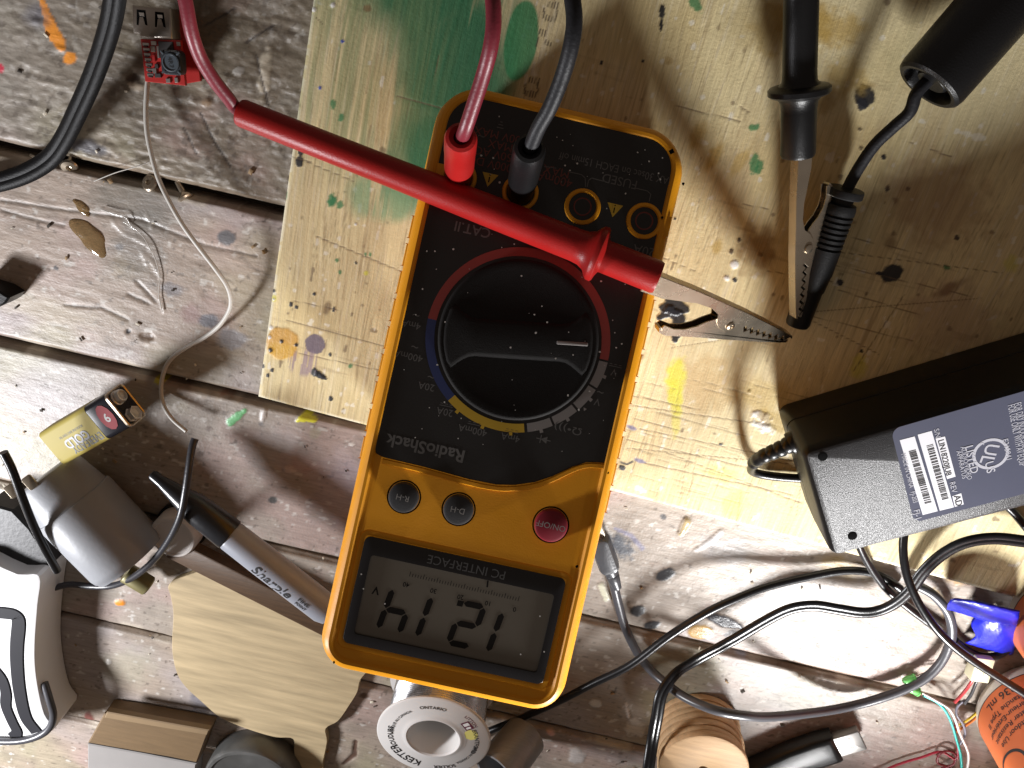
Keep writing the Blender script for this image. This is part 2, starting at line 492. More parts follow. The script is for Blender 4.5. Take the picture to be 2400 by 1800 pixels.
        B(330, 560, 60, 90, .2, (.19, .18, .165), .6, .6, .6, .03, .5, 0, 7)
        B(345, 790, 18, 10, .2, (.13, .08, .05), .85, .25, .3, .1, .3, -.0006, 8)
        B(300, 777, 7, 6, 0, BLACKP, .9, .2, .2, .1, 0, -.0005, 9)
        B(132, 628, 7, 5, .6, BLACKP, .9, .2, .3, .1, 0, 0, 10)
        B(450, 735, 22, 22, 0, (.30, .19, .18), .7, .5, .4, .08, 0, 0, 11)
        B(90, 720, 130, 25, .25, (.47, .41, .31), .6, .6, .5, .04, 0, 0, 12)
        for pts in ([(0, 470), (150, 492), (330, 515), (480, 575), (600, 600)], [(0, 492), (80, 515), (150, 530)], [(150, 715), (240, 722), (300, 750)], [(300, 690), (350, 712)], [(320, 660), (350, 690), (365, 708)]):
            S(pts, 3, (.09, .07, .055), .7, .7, .6, 0, -.0004, len(pts))
        for pts in ([(240, 492), (290, 508), (310, 530)], [(262, 515), (285, 545), (330, 565), (352, 580)], [(340, 500), (355, 535)], [(335, 595), (352, 610), (365, 630), (377, 652)], [(375, 700), (385, 732)], [(330, 590), (345, 620)]):
            S(pts, 3.0, (.55, .52, .48), .4, .6, .6, .9, .00025, len(pts))
    if k == 2:
        B(372, 893, 12, 9, .2, (.55, .45, .03), .95, .15, .2, .1, .3, .0006, 1)
        B(525, 915, 18, 14, .3, (.24, .10, .06), .7, .4, .5, .12, 0, 0, 2)
        S([(540, 990, 9), (560, 972, 8), (575, 962, 5)], 8, (.16, .46, .20), .95, .2, .35, .2, .0005, 3)
        S([(580, 925, 5), (598, 932, 8)], 6, (.02, .025, .03), .9, .3, .3, .2, .0003, 4)
        S([(698, 985, 4), (715, 978, 11), (738, 984, 5)], 8, (.70, .66, .05), .95, .15, .2, .4, .0008, 5)
        B(617, 973, 6, 14, .2, (.66, .63, .6), .95, .2, .3, .1, .2, .0008, 6)
        B(612, 994, 6, 5, 0, (.16, .15, .15), .8, .3, .3, .1, 0, 0, 7)
        B(677, 1100, 16, 7, .3, (.62, .52, .46), .95, .2, .3, .1, .2, .0006, 8)
        B(690, 1082, 45, 24, .3, (.40, .22, .20), .7, .6, .5, .06, 0, 0, 9)
        B(639, 1172, 10, 9, 0, (.07, .075, .075), .9, .2, .3, .1, .2, 0, 10)
        B(738, 1015, 13, 14, 0, (.34, .30, .22), .7, .3, .3, .1, .2, 0, 11)
        B(825, 1041, 7, 4, 0, (.66, .62, .57), .9, .2, .2, .1, .3, .0003, 12)
        B(800, 1150, 60, 70, .2, (.37, .335, .40), .6, .7, .4, .04, 0, 0, 13)
        B(650, 1060, 70, 50, .2, (.40, .39, .39), .6, .7, .4, .04, 0, 0, 14)
        B(490, 1005, 8, 7, 0, (.14, .10, .08), .8, .3, .3, .1, 0, 0, 15)
        B(470, 1063, 9, 7, 0, (.16, .12, .10), .8, .3, .3, .1, 0, 0, 16)
        B(1452, 1280, 34, 24, .5, (.055, .065, .085), .9, .5, .9, .09, .2, .0001, 17)
        S([(1440, 1238, 3), (1480, 1255, 5), (1505, 1285, 6)], 5, (.20, .20, .30), .75, .5, .4, .3, 0, 18)
        S([(1630, 1290, 3), (1665, 1268, 5), (1690, 1245, 4)], 5, (.62, .62, .62), .9, .3, .3, .6, .0006, 19)
        S([(1595, 1250, 5), (1610, 1222, 8)], 6, (.45, .36, .20), .9, .3, .3, .8, .0012, 20)
        B(1555, 1212, 8, 7, 0, (.05, .05, .055), .9, .2, .3, .1, .2, 0, 21)
        B(1560, 1346, 25, 13, -.35, (.035, .04, .05), .95, .12, .2, .1, .6, .0004, 22)
        B(1700, 1290, 60, 30, .1, (.30, .30, .31), .5, .5, .5, .05, .3, 0, 23)
        S([(1410, 1375, 8), (1422, 1400, 8)], 9, (.55, .54, .42), .95, .2, .3, .3, .0008, 24)
        B(1495, 1431, 18, 13, -.2, (.035, .04, .05), .95, .12, .15, .1, .6, .0004, 25)
        B(1529, 1464, 20, 10, -.2, (.04, .045, .055), .95, .12, .2, .1, .6, .0003, 26)
        S([(1665, 1445, 9), (1695, 1455, 14), (1735, 1468, 6)], 11, (.055, .06, .075), .95, .2, .3, .7, .0005, 27)
        B(1642, 1481, 31, 16, .05, (.40, .25, .08), .95, .1, .15, .1, .6, .0005, 28)
        S([(1700, 1488), (1722, 1480)], 5, (.09, .09, .1), .8, .4, .4, .3, 0, 29)
        B(1917, 1513, 8, 9, .3, (.06, .045, .03), .9, .25, .6, .14, 0, 0, 30)
        S([(2105, 1500), (2112, 1490)], 2.5, (.15, .13, .12), .8, .4, .4, 0, 0, 31)
        B(1850, 1400, 120, 40, -.1, (.42, .41, .41), .5, .7, .5, .03, 0, 0, 32)
        B(1975, 1330, 60, 24, .2, (.34, .24, .08), .55, .5, .6, .05, .1, 0, 33)
        B(2245, 1338, 34, 34, .4, (.30, .17, .035), .9, .35, .4, .05, .2, 0, 34)
        B(2285, 1345, 26, 40, .7, (.10, .055, .035), .85, .35, .4, .05, .2, 0, 35)  # dark brown patch: a cast shadow painted into the plank colour
        S([(2190, 1385, 8), (2212, 1420, 10), (2212, 1445, 5)], 10, (.22, .15, .06), .8, .3, .6, .1, 0, 36)
    if k == 3:
        B(281, 1412, 12, 7, .1, lin(225, 140, 30), .95, .2, .2, .1, .2, .0006, 1)
        B(455, 1400, 22, 6, .2, (.22, .17, .15), .7, .4, .4, .1, 0, 0, 2)
        B(1540, 1600, 40, 20, .2, (.30, .24, .26), .5, .6, .5, .06, 0, 0, 3)
        B(1395, 1648, 14, 9, .2, (.62, .62, .60), .9, .15, .2, .1, .4, .0006, 4)
        S([(1467, 1648, 3), (1474, 1680, 3.5)], 4, (.62, .54, .48), .9, .3, .3, .2, .0006, 5)
        B(1740, 1532, 16, 9, 0, (.25, .27, .34), .7, .5, .4, .1, 0, 0, 6)
        S([(1440, 1625, 3), (1445, 1612, 2)], 3, (.05, .04, .03), .8, .4, .4, 0, 0, 7)
        B(1550, 1500, 60, 20, .2, (.40, .33, .28), .5, .6, .5, .05, 0, 0, 8)
        B(1490, 1705, 22, 20, .4, (.55, .53, .50), .9, .25, .5, .1, .2, .0004, 9)
        B(2190, 1690, 90, 30, .2, (.27, .2, .17), .5, .6, .5, .04, .3, 0, 10)
    if k == 4:
        B(470, 1640, 26, 30, .4, (.15, .15, .18), .7, .5, .5, .07, 0, 0, 1)
        B(210, 1683, 10, 16, -.4, (.20, .06, .05), .9, .25, .3, .1, .1, .0004, 2)
        B(855, 1630, 10, 7, .2, (.10, .05, .03), .9, .3, .3, .1, 0, 0, 3)
        B(1352, 1770, 20, 18, 0, (.50, .47, .45), .9, .25, .4, .1, .2, .0004, 4)
        B(255, 1551, 6, 6, 0, (.7, .68, .66), .9, .2, .2, .1, .2, .0006, 5)
        S([(805, 1790, 3), (830, 1770, 6), (833, 1740, 5)], 5, (.09, .045, .03), .9, .35, .3, .3, -.0006, 6)
        B(300, 1560, 60, 40, 0, (.36, .34, .26), .5, .6, .5, .05, 0, 0, 7)
        B(1290, 1716, 10, 6, .3, (.75, .45, .40), .9, .3, .3, .1, .6, .0008, 8)
    ob = s.build('plank', BENCH_M, bench, .02)
    return ob

for k in range(6):
    bench_plank(k)
bed = MB().box(.72, .56, -.035, -.012, .002, 0, Matrix.Translation((.015, -.2, 0)))  # dark sheet under the planks, added so the gaps read as shaded
bed.build('bearer', mat('dark_bearer', (.05, .038, .025), .9, bump=.6, bscale=300), bench)

# ================================================================== THE PLYWOOD
TH = .006
ply = thing('plywood_board', 'pale plywood board splashed with green, black and amber paint under the multimeter', 'plywood board', (P(605, 930, TH).x, P(605, 930, TH).y, .0004))
s = Sheet(0, .375, 0, .245, TH, .0005, 21, math.radians(-2.1), tuple(P(605, 930, TH).xy))
X, Y = s.lx, s.ly
s.C = s.C * np.array((.69, .58, .325))
wv = fbm(X * 30, Y * 5, 1, 3) * .02
g = fbm((X + wv) * 900, Y * 14, 2, 3); s.mul(.84 + .3 * g)
g = fbm((X + wv) * 2200, Y * 40, 3, 2); s.mix(sstep(.62, .80, g), (.27, .19, .10), .5)
g = fbm((X + wv) * 1600 + 7, Y * 30, 4, 2); s.mix(sstep(.64, .80, g), (.74, .66, .47), .5)
g = fbm(X * 60, Y * 10, 5, 3); s.mix(sstep(.58, .78, g), (.50, .37, .20), .3)
g = fbm(X * 26 + 4, Y * 22, 6, 4); s.mix(sstep(.58, .76, g), (.54, .41, .17), .35)
g = fbm(X * 16 + 9, Y * 15, 7, 3); s.mix(sstep(.55, .75, g), (.60, .53, .33), .5)
g = fbm(X * 260, Y * 200, 8, 2); s.mix(sstep(.84, .90, g), (.14, .09, .05), .7)
g = fbm(X * 330 + 3, Y * 260, 9, 2); s.mix(sstep(.80, .84, g), (.78, .74, .62), .7)
g = fbm(X * 110, Y * 34, 28, 4); s.mix(sstep(.60, .76, g), (.40, .29, .15), .30)
g = fbm(X * 36 + 1, Y * 520, 29, 3); s.mix(sstep(.70, .80, g) * sstep(.5, .65, fbm(X * 20, Y * 24, 30, 2)), (.34, .25, .14), .4)
s.Z += (fbm((X + wv) * 1100, Y * 12, 10, 3) - .5) * .00016 + (fbm(X * 160, Y * 120, 11, 3) - .5) * .00012
ed = np.minimum(np.minimum(X, .375 - X), np.minimum(Y, .245 - Y)); s.Z -= .0004 * (1 - sstep(0, .0012, ed))
s.mix((1 - sstep(.0002, .0016, ed)) * (fbm(X * 200, Y * 200, 31, 2) > .4), (.74, .68, .52), .8)
B = s.blob; S = s.stroke
# green wash, brushed along the grain
gn = .6 * fbm((X + wv) * 900, Y * 16, 12, 3) + .4 * fbm((X + wv) * 260, Y * 12, 33, 2); gn2 = fbm(X * 45, Y * 26, 13, 4)
def soft(cx, cy, rx, ry, ang=0):
    U = s.u - cx; V = s.v - cy; c, sn = math.cos(ang), math.sin(ang)
    return np.sqrt(((c * U + sn * V) / rx) ** 2 + ((-sn * U + c * V) / ry) ** 2)
d1 = np.minimum(soft(1080, 150, 150, 260, .17), soft(1010, 360, 120, 160, .2))
d1 = np.minimum(d1, soft(990, -30, 230, 170, 0))
m1 = (1 - sstep(.35, 1.25, d1 + (gn2 - .5) * 1.1)) * sstep(.18, .55, gn + .28 * (1 - d1))
s.mix(m1, (.011, .145, .060), .95)
m2 = (1 - sstep(.5, 1.4, soft(860, 120, 170, 260, .1) + (gn2 - .5))) * sstep(.3, .7, gn)
s.mix(m2, (.17, .24, .10), .62)
m3 = (1 - sstep(.93, 1.03, soft(1222, 95, 40, 95, .16) + (gn2 - .5) * .3)); s.mix(m3, (.03, .22, .08), .9)
m4 = (1 - sstep(.6, 1.2, soft(905, 470, 90, 55, .2) + (gn2 - .5) * 1.2)); s.mix(m4 * sstep(.3, .6, gn), (.15, .32, .17), .7)
G1 = (.03, .20, .07)
for (x, y, a, b, r) in ((780, 243, 6, 12, .1), (800, 275, 7, 9, .3), (1768, 385, 10, 24, .15), (1780, 392, 8, 16, .3), (1763, 300, 9, 8, .4), (1630, 8, 12, 22, -.6), (778, 472, 7, 14, .3), (797, 480, 7, 10, .5), (868, 597, 3, 6, 0), (857, 597, 3, 6, 0), (790, 610, 4, 5, 0), (797, 638, 4, 5, 0), (822, 857, 5, 6, .3), (668, 458, 5, 12, 0), (778, 470, 10, 16, .2), (2218, 626, 8, 6, 0), (1775, 296, 5, 9, .5)):
    B(x, y, a, b, r, G1, .85, .25, .45, .16, .1, .00005, int(x))
# ink and black paint
for (x, y, a, b, r) in ((2026, 226, 23, 27, .1), (2090, 640, 26, 20, -.5), (2062, 641, 10, 4, .1), (706, 352, 8, 14, .15), (702, 380, 9, 13, .1), (1552, 28, 7, 18, .1), (1550, 58, 4, 16, .1), (1410, 146, 4, 6, .2), (1507, 144, 3, 4, 0), (738, 872, 9, 10, 0), (752, 880, 14, 6, .3), (641, 682, 5, 5, 0), (682, 713, 5, 6, 0), (695, 720, 4, 5, 0), (616, 859, 5, 5, 0), (638, 868, 4, 5, 0), (628, 880, 4, 5, 0), (775, 934, 5, 6, 0), (834, 616, 3, 4, 0), (782, 725, 4, 6, .3), (737, 689, 4, 4, 0), (774, 831, 4, 5, 0), (2020, 243, 12, 18, 0), (1756, 917, 5, 5, .3), (1690, 1041, 5, 3, 0), (1458, 1096, 9, 6, .4), (2242, 557, 7, 6, .5), (1969, 662, 8, 8, 0), (2015, 303, 5, 5, 0), (2018, 348, 5, 6, 0), (2071, 368, 6, 7, 0), (2080, 442, 5, 8, .3), (2128, 442, 6, 5, 0), (1732, 562, 4, 6, .2), (1714, 589, 6, 7, 0), (1781, 596, 6, 6, 0), (1722, 656, 5, 6, 0), (1711, 782, 5, 6, 0), (2019, 823, 4, 4, 0), (1582, 512, 3, 3, 0)):
    B(x, y, a, b, r, BLACKP, .97, .12, .22, .12, .35, .0002, int(x + y))
S([(1552, 722, 8), (1580, 715, 22), (1605, 725, 10)], 20, BLACKP, .97, .12, .3, .6, .0004, 41)
S([(1545, 745, 6), (1570, 728, 14), (1590, 745, 16), (1588, 775, 15), (1582, 795, 8)], 14, BLACKP, .97, .12, .3, .7, .0005, 42)
S([(745, 876, 8), (755, 885, 5), (764, 888, 3)], 6, BLACKP, .97, .2, .3, .3, .0003, 43)
# amber, tan and violet
B(662, 806, 38, 37, .2, (.56, .32, .075), .95, .06, .16, .05, .55, .0003, 50)
B(662, 822, 34, 20, .1, (.60, .36, .04), .6, .4, .3, .07, .5, 0, 51)
for (x, y) in ((635, 820), (695, 808), (661, 800)): B(x, y, 5, 5, 0, BLACKP, .97, .2, .2, .1, .3, .0003, x)
B(738, 806, 24, 23, .2, (.10, .075, .12), .9, .06, .15, .06, .05, 0, 52)
mv = (1 - sstep(.7, 1.1, soft(712, 850, 40, 34, .1))) * (gn > .52); s.mix(mv, (.25, .18, .24), .7)
B(766, 723, 8, 16, .2, (.20, .13, .06), .8, .4, .4, .1, 0, 0, 53)
for (x, y, a, b, r, c, al) in ((1635, 320, 17, 30, .35, (.44, .29, .08), .8), (1675, 365, 14, 36, .5, (.48, .31, .07), .75), (1730, 385, 12, 40, .6, (.46, .31, .08), .6), (1567, 142, 9, 10, 0, (.42, .29, .11), .7), (1680, 580, 12, 18, .2, (.47, .32, .09), .75), (1775, 585, 46, 52, .3, (.24, .14, .045), .8), (1862, 60, 95, 60, -.2, (.42, .27, .06), .75), (1810, 40, 30, 40, .2, (.36, .22, .05), .75), (1955, 65, 60, 38, .1, (.44, .29, .07), .7), (1985, 185, 50, 40, .2, (.42, .28, .07), .6), (1930, 230, 30, 30, 0, (.34, .22, .07), .6), (2085, 570, 18, 16, 0, (.22, .14, .06), .6), (2200, 470, 120, 90, .3, (.34, .20, .10), .5), (2230, 750, 100, 90, .3, (.40, .26, .18), .45), (2225, 675, 40, 12, -.5, (.20, .10, .05), .7), (1520, 330, 40, 60, .2, (.48, .34, .13), .5), (1660, 900, 90, 60, .2, (.45, .30, .12), .55), (1790, 930, 60, 40, .2, (.48, .34, .10), .5), (1500, 520, 60, 60, .3, (.52, .36, .16), .45), (2140, 130, 90, 60, -.4, (.52, .45, .25), .6), (1760, 60, 60, 50, 0, (.50, .40, .20), .5), (1990, 330, 60, 50, 0, (.48, .36, .17), .4)):  # the brown patch left of the black clip blends stain with painted shadow
    B(x, y, a, b, r, c, al, .45, .55, .045, .15, 0, int(x * 3 + y))
for (x, y, a, b, r, al) in ((1585, 880, 22, 42, .1, .85), (1582, 930, 16, 38, -.1, .85), (1585, 990, 10, 40, .1, .55), (2012, 860, 18, 26, .4, .55), (2370, 620, 18, 20, .2, .45), (1720, 1180, 26, 34, .2, .4), (1690, 1110, 40, 16, .2, .35), (858, 640, 5, 5, 0, .8), (642, 700, 7, 8, 0, .7)):
    B(x, y, a, b, r, (.60, .57, .05), al, .35, .45, .07, .1, .00004, int(x + 5 * y))
for (x, y, a) in ((1721, 620, 10), (1703, 652, 6), (735, 22, 6), (780, 12, 6), (635, 768, 5), (632, 790, 4), (834, 525, 3), (642, 702, 3)):
    B(x, y, a, a, 0, (.72, .71, .68), .97, .15, .15, .1, .4, .0004, int(x))
for (x, y, a, b) in ((1782, 975, 18, 12), (1795, 990, 12, 20), (1790, 1000, 26, 10)):
    B(x, y, a, b, .3, (.62, .62, .60), .85, .3, .7, .12, .8, .0005, int(x + y))
B(1815, 985, 34, 22, .4, (.40, .27, .06), .6, .4, .6, .06, .2, 0, 77)
for (x, y) in ((803, 97), (750, 206)): B(x, y, 4, 4, 0, (.03, .08, .45), .95, .2, .2, .1, .3, .0002, x)
B(860, 20, 9, 8, 0, (.20, .14, .06), .9, .3, .4, .1, 0, 0, 78)
for (x, y, a, b) in ((1480, 1002, 14, 5), (1500, 1080, 14, 5)): B(x, y, a, b, .35, (.16, .16, .30), .85, .3, .3, .12, .2, 0, int(x))
S([(1455, 1083), (1470, 1088), (1482, 1082)], 2.5, BLACKP, .9, .4, .3, .2, 0, 80)
# ruled scratches and knife lines
for (x0, y0, x1, y1, w) in ((742, 554, 945, 638, 1.3), (672, 750, 905, 812, 1.4), (700, 828, 890, 868, 1.0), (690, 705, 800, 728, .9), (720, 380, 830, 425, 1.0), (930, 225, 1040, 255, 1.0), (1582, 248, 1735, 284, 1.3), (1735, 250, 1755, 262, 2.0), (1500, 1005, 2000, 1110, 1.1), (1480, 950, 1760, 990, 1.2), (1470, 1030, 1900, 1130, 1.2), (1470, 1050, 1880, 1090, .9), (1470, 925, 1640, 960, 1.0), (1510, 1085, 1860, 1160, 1.3), (1560, 1060, 1880, 1180, 1.0), (1480, 980, 1600, 1010, .9), (1960, 590, 2350, 640, .9), (1950, 620, 2300, 700, .9), (1985, 555, 2160, 595, .9), (1965, 680, 2160, 740, 1.2), (1900, 740, 2140, 800, 1.1), (1900, 750, 2060, 830, .9), (1915, 730, 2290, 700, .9), (2000, 870, 2120, 690, 1.2), (2180, 350, 2230, 368, 1.2), (2110, 325, 2140, 335, 1.0), (1740, 478, 1800, 490, .9), (1800, 635, 1950, 660, .9), (740, 40, 760, 60, .8), (1445, 560, 1640, 640, .9), (1570, 815, 1800, 780, .7), (660, 360, 730, 380, .9)):
    S([(x0, y0), (x1, y1)], w, (.15, .10, .06), .75, .7, .4, 0, -.00012, int(x0 + y1))
for i in range(46):
    x0 = RNG.uniform(1440, 1900); y0 = RNG.uniform(880, 1190); L = RNG.uniform(60, 210)
    S([(x0, y0), (x0 + L, y0 + L * RNG.uniform(.2, .27))], .8, (.20, .15, .09), RNG.uniform(.25, .6), .8, .3, 0, -.0001, i)
for i in range(60):
    x0 = RNG.uniform(640, 1950); y0 = RNG.uniform(0, 1180); L = RNG.uniform(20, 90)
    S([(x0, y0), (x0 - L * .16, y0 + L)], RNG.uniform(.7, 1.3), (.20, .13, .07), RNG.uniform(.3, .6), .8, .4, 0, -.0001, i + 60)
# dashed mill stamp letters
def dash(x, y, w=5, h=12, a=.3):
    S([(x - h * math.sin(a) * .5, y + h * .5), (x + h * math.sin(a) * .5, y - h * .5)], 1.7, (.05, .035, .025), .85, .5, .3, 0, 0, int(x))
for (ox, oy) in ((1292, 28), (1247, 205)):
    for i in range(4): dash(ox - 6 + i * 7, oy - 18 + i * 1); dash(ox - 12 + i * 7, oy + 14 + i * 1)
    for i in range(3): S([(ox - 16, oy - 8 + i * 8), (ox - 18, oy - 2 + i * 8)], 1.7, (.05, .035, .025), .85, .5, .3, 0, 0, i); S([(ox + 14, oy - 12 + i * 8), (ox + 12, oy - 6 + i * 8)], 1.7, (.05, .035, .025), .85, .5, .3, 0, 0, i + 4)
for i in range(3): dash(1266 + i * 6, 74 + i * 2); dash(1278 + i * 6, 98 + i * 3, 5, 9)
S([(1262, 88), (1256, 108)], 1.7, (.05, .035, .025), .85, .5, .3, 0, 0, 3)
po = s.build('board', PLY_M, ply, .0056)
po.location = -Vector(ply.location)

# ================================================================== THE MULTIMETER
YEL = mat('yellow_rubber', lin(224, 150, 14), .50, spec=.4, var=.06, vscale=120, bump=.1, bscale=1800, rvar=.08)
BLK = mat('black_face', (.020, .0185, .0175), .42, spec=.4, var=.15, vscale=90, bump=.12, bscale=2500)
DIALM = mat('dial_plastic', (.016, .015, .0145), .7, spec=.12, var=.12, vscale=90, bump=.3, bscale=3000)
JACKR = mat('jack_red', (.16, .022, .014), .4); HOLE = mat('dark_hole', (.003, .003, .003), .9, spec=.05)
PRW = mat('print_white', (.30, .29, .28), .6); PRG = mat('print_grey', (.11, .105, .10), .6); PRR = mat('print_red', (.15, .035, .025), .6)
ARCR = mat('arc_red', (.30, .042, .034), .5); ARCB = mat('arc_blue', (.022, .034, .12), .5); ARCY = mat('arc_yellow', (.52, .32, .02), .5); ARCW = mat('arc_grey', (.22, .20, .19), .5)
DUST = mat('dust', (.62, .60, .57), .9)

meter = thing('multimeter', 'yellow handheld multimeter with black face propped on its stand, display reading 12.14', 'multimeter', M=MMAT)
out = rrect(.0880, .2072, [.0155, .0155, .0115, .0115], 10)
mb = MB()
mb.prism(out, [(.0035, -.034), (.0012, -.0325), (.0003, -.028), (0, -.010), (.0003, -.0035), (.0012, -.0004), (.0024, .0016), (.0037, .0024), (.0047, .0022), (.0055, .0012), (.0064, .0010)], 0)
for sx in (-1, 1):                                        # grip ribs down the sides
    for i in range(9):
        yy = -.052 + i * .0098
        mb.box(.0012, .0078, -.017, -.0040, .0005, 0, Matrix.Translation((sx * .04375, yy, 0)))
mb.build('holster', YEL, meter, local=True)
st = MB(); a = MWORLD(0, .055, -.034); b = Vector((a.x, a.y - .012, .0065))
zax = (b - a).normalized(); Ms = frame(a, (1, 0, 0), zax); st.box(.050, .003, 0, (b - a).length, .0008, 0, Ms)
st.build('tilt_stand', YEL, meter)

ZF = .0010
# black face: outline in meter millimetres (x to the reader's right, y to the display)
fo = [(-38.6, -80), (-38.6, -89), (-37.6, -93.5), (-34.5, -97), (-29.5, -98.8), (-24, -99.2), (24, -99.2), (29.5, -98.8), (34.5, -97), (37.6, -93.5), (38.6, -89), (38.6, -80),
      (38.6, 24.5), (37.6, 26.6), (35, 27.4), (20.6, 27.6), (5.4, 28.4), (-4, 28.2), (-10, 27.0), (-16.6, 24.5), (-22, 21.2), (-28, 16.4), (-32, 14.0), (-36, 13.0), (-38.6, 12.8)]
fo = [(x * .00102, (y if y > 0 else y * 1.007) * .001) for x, y in fo]
mb = MB().prism(fo, [(0, ZF - .0006), (0, ZF + .0004), (.0003, ZF + .0007)], 0)
ZP = ZF + .0007
mb.build('face_panel', BLK, meter, local=True)
lip = MB(); wv_ = [(fo[i][0], fo[i][1]) for i in range(12, 25)]       # moulded ridge along the lower edge of the face
pts = smooth_path([Vector((x, y + .0013, ZF + .0002)) for x, y in wv_[2:]], 5)
lip.sweep(pts, [(-.0011, -.0006), (-.0006, .0006), (.0006, .0006), (.0011, -.0006)], Vector((0, 0, 1)))
lip.build('face_ridge', YEL, meter, local=True)

# jacks
JX = [.0312, .0097, -.0120, -.0336]; JY = -.0709
for i, jx in enumerate(JX):
    J = Matrix.Translation((jx, JY, 0)); jb = MB()
    jb.lathe([(.0047, ZP - .003), (.0047, ZP + .0002), (.0051, ZP + .0007), (.0060, ZP + .0005), (.0064, ZP - .0004)], 40, 0, J, False, False)
    if i in (0, 3):
        sx = 1 if i == 0 else -1
        jb.box(.0040, .0072, ZP - .0005, ZP + .00035, .0003, 0, Matrix.Translation((jx + sx * .0071, JY + .0002, 0)))
    jr = jb.build('input_jack', YEL, meter, local=True)
    s2 = MB().lathe([(.0047, ZP - .0015), (.0034, ZP - .0022), (.0034, ZP - .0002), (.0030, ZP + .0001), (.0023, ZP - .0001), (.0023, ZP - .0060)], 32, 0, J, False, True)
    s2.f and s2.build('socket', [JACKR if i != 1 else DIALM], jr, local=True)

# rotary dial
DC = Vector((-.0006, -.0218, 0)); DM = Matrix.Translation(DC)
db = MB().lathe([(.0272, ZP - .0004), (.0272, ZP + .0030), (.0268, ZP + .0036), (.0262, ZP + .0038), (.0240, ZP + .0034), (.012, ZP + .0030), (.0, ZP + .0029)], 72, 0, DM, False, False)
dial = db.build('rotary_dial', DIALM, meter, local=True)
gb = MB(); A0 = math.radians(9.0)
prof = []
for sgn in (1, -1):
    row = []
    for k in range(25):
        t = -1 + 2 * k / 24; t = math.copysign(1 - (1 - abs(t)) ** 1.6, t); x = t * .0249
        wdt = .0056 + .0075 * max(0, (abs(t) - .60) / .40) ** 1.6
        row.append((x, sgn * min(wdt, math.sqrt(max(1e-9, .0250 ** 2 - x * x)))))
    prof += row if sgn == -1 else list(reversed(row))
prof = [(math.cos(A0) * x - math.sin(A0) * y, math.sin(A0) * x + math.cos(A0) * y) for x, y in prof]
gb.prism(prof, [(-.0010, ZP + .0028), (-.0004, ZP + .0036), (.0002, ZP + .0040), (.0008, ZP + .0041)], 0, DM)
grip = gb.build('grip', DIALM, dial, local=True, sharp=50)
pl = MB(); c, sn = math.cos(A0), math.sin(A0)
Mp = DM @ Matrix.Translation((-c * .0182, -sn * .0182 , 0)) @ Matrix.Rotation(A0, 4, 'Z')
pl.box(.0105, .0012, ZP + .0040, ZP + .0044, .0002, 0, Mp); pl.build('pointer_line', ARCW, dial, local=True)

# coloured arcs round the dial
def ang(px, py):
    q = PM(px, py, 0) - DC; return math.atan2(q.y, q.x)
lt = MB(); MR, MBL, MY, MW_, MG, MT, MD = range(7)
R_i, R_o = .0286, .0316; za = ZP + .00012
def arcseg(a0, a1, m):
    while a1 < a0: a1 += 2 * PI
    lt.arc(R_i, R_o, a0, a1, za, m, 48, None, DC.x, DC.y)
aRl, aRr = ang(1015, 749), ang(1415, 843); aBY = ang(1062, 929); aYW = ang(1228, 1000)
arcseg(aRr, aRl, MR); arcseg(aRl, aBY, MBL); arcseg(aBY, aYW, MY)
for p0, p1 in (((1235, 1002), (1291, 988)), ((1296, 986), (1346, 957)), ((1350, 953), (1386, 908)), ((1389, 904), (1415, 848))):
    arcseg(ang(*p0), ang(*p1), MW_)
for p, m in (((1078, 957), MY), ((1135, 990), MY), ((1197, 1010), MY), ((1265, 998), MW_), ((1325, 975), MW_), ((1375, 930), MW_), ((1408, 880), MW_)):
    a = ang(*p); lt.arc(R_o, R_o + .0011, a - .018, a + .018, za, m, 3, None, DC.x, DC.y)
# printed ranges
def tx(t, px, py, h, m=MG, w=None, fat=0.0, rot=0):
    q = PM(px, py, 0); lt.text(t, q.x, q.y, h, za, rot, w, m, None, 0, fat)
for t, px, py, sym in (('4mA', 965, 762, '~'), ('400mA', 958, 835, '~'), ('20A', 1000, 906, '~'), ('20A', 1043, 965, '='), ('400mA', 1108, 1008, '='), ('4mA', 1196, 1025, '='), ('V', 1437, 873, '='), ('V', 1398, 942, '~')):
    q = PM(px, py, 0); lt.text(t, q.x, q.y, .0024, za, 0, None, MG)
    wd = .0024 * len(t) * .62
    if sym == '~': lt.text('~', q.x - wd * .2, q.y - .0026 if False else q.y + .0000 - .0032, .0030, za, 0, None, MG)
    else:
        lt.line([(q.x - .0022, q.y - .0021), (q.x + .0022, q.y - .0021)], .0002, za, MG)
        for k in (-1, 0, 1): lt.line([(q.x + k * .0016 - .0004, q.y - .0028), (q.x + k * .0016 + .0004, q.y - .0028)], .0002, za, MG)
q = PM(1330, 1005, 0); lt.text('\u03a9\u2022)))', q.x, q.y, .0024, za, 0, .0095, MG)
q = PM(1273, 1029, 0)                                           # diode mark
lt.poly([(q.x - .0012, q.y - .0012), (q.x + .0010, q.y), (q.x - .0012, q.y + .0012)], za, MG); lt.line([(q.x - .0024, q.y), (q.x + .0024, q.y)], .0003, za, MG); lt.line([(q.x + .0010, q.y - .0013), (q.x + .0010, q.y + .0013)], .0003, za, MG)
q = PM(1370, 957, 0); lt.poly([(q.x - .0006, q.y), (q.x + .0006, q.y - .0003), (q.x + .0002, q.y + .0009)], za, MW_)
a_, b_ = PM(905, 1032, 0), PM(1088, 1067, 0)
lt.text('RadioShack', (a_.x + b_.x) / 2, (a_.y + b_.y) / 2, .0042, za, 0, abs(a_.x - b_.x), MG, None, 0, .022)
tx('CAT.II', 1108, 541, .0033, MG, None, .012)
tx('MAX 30sec on EACH 15min off', 1444, 399, .0026, MG, .0405, 0)
tx('FUSED', 1450, 428, .0030, MG)
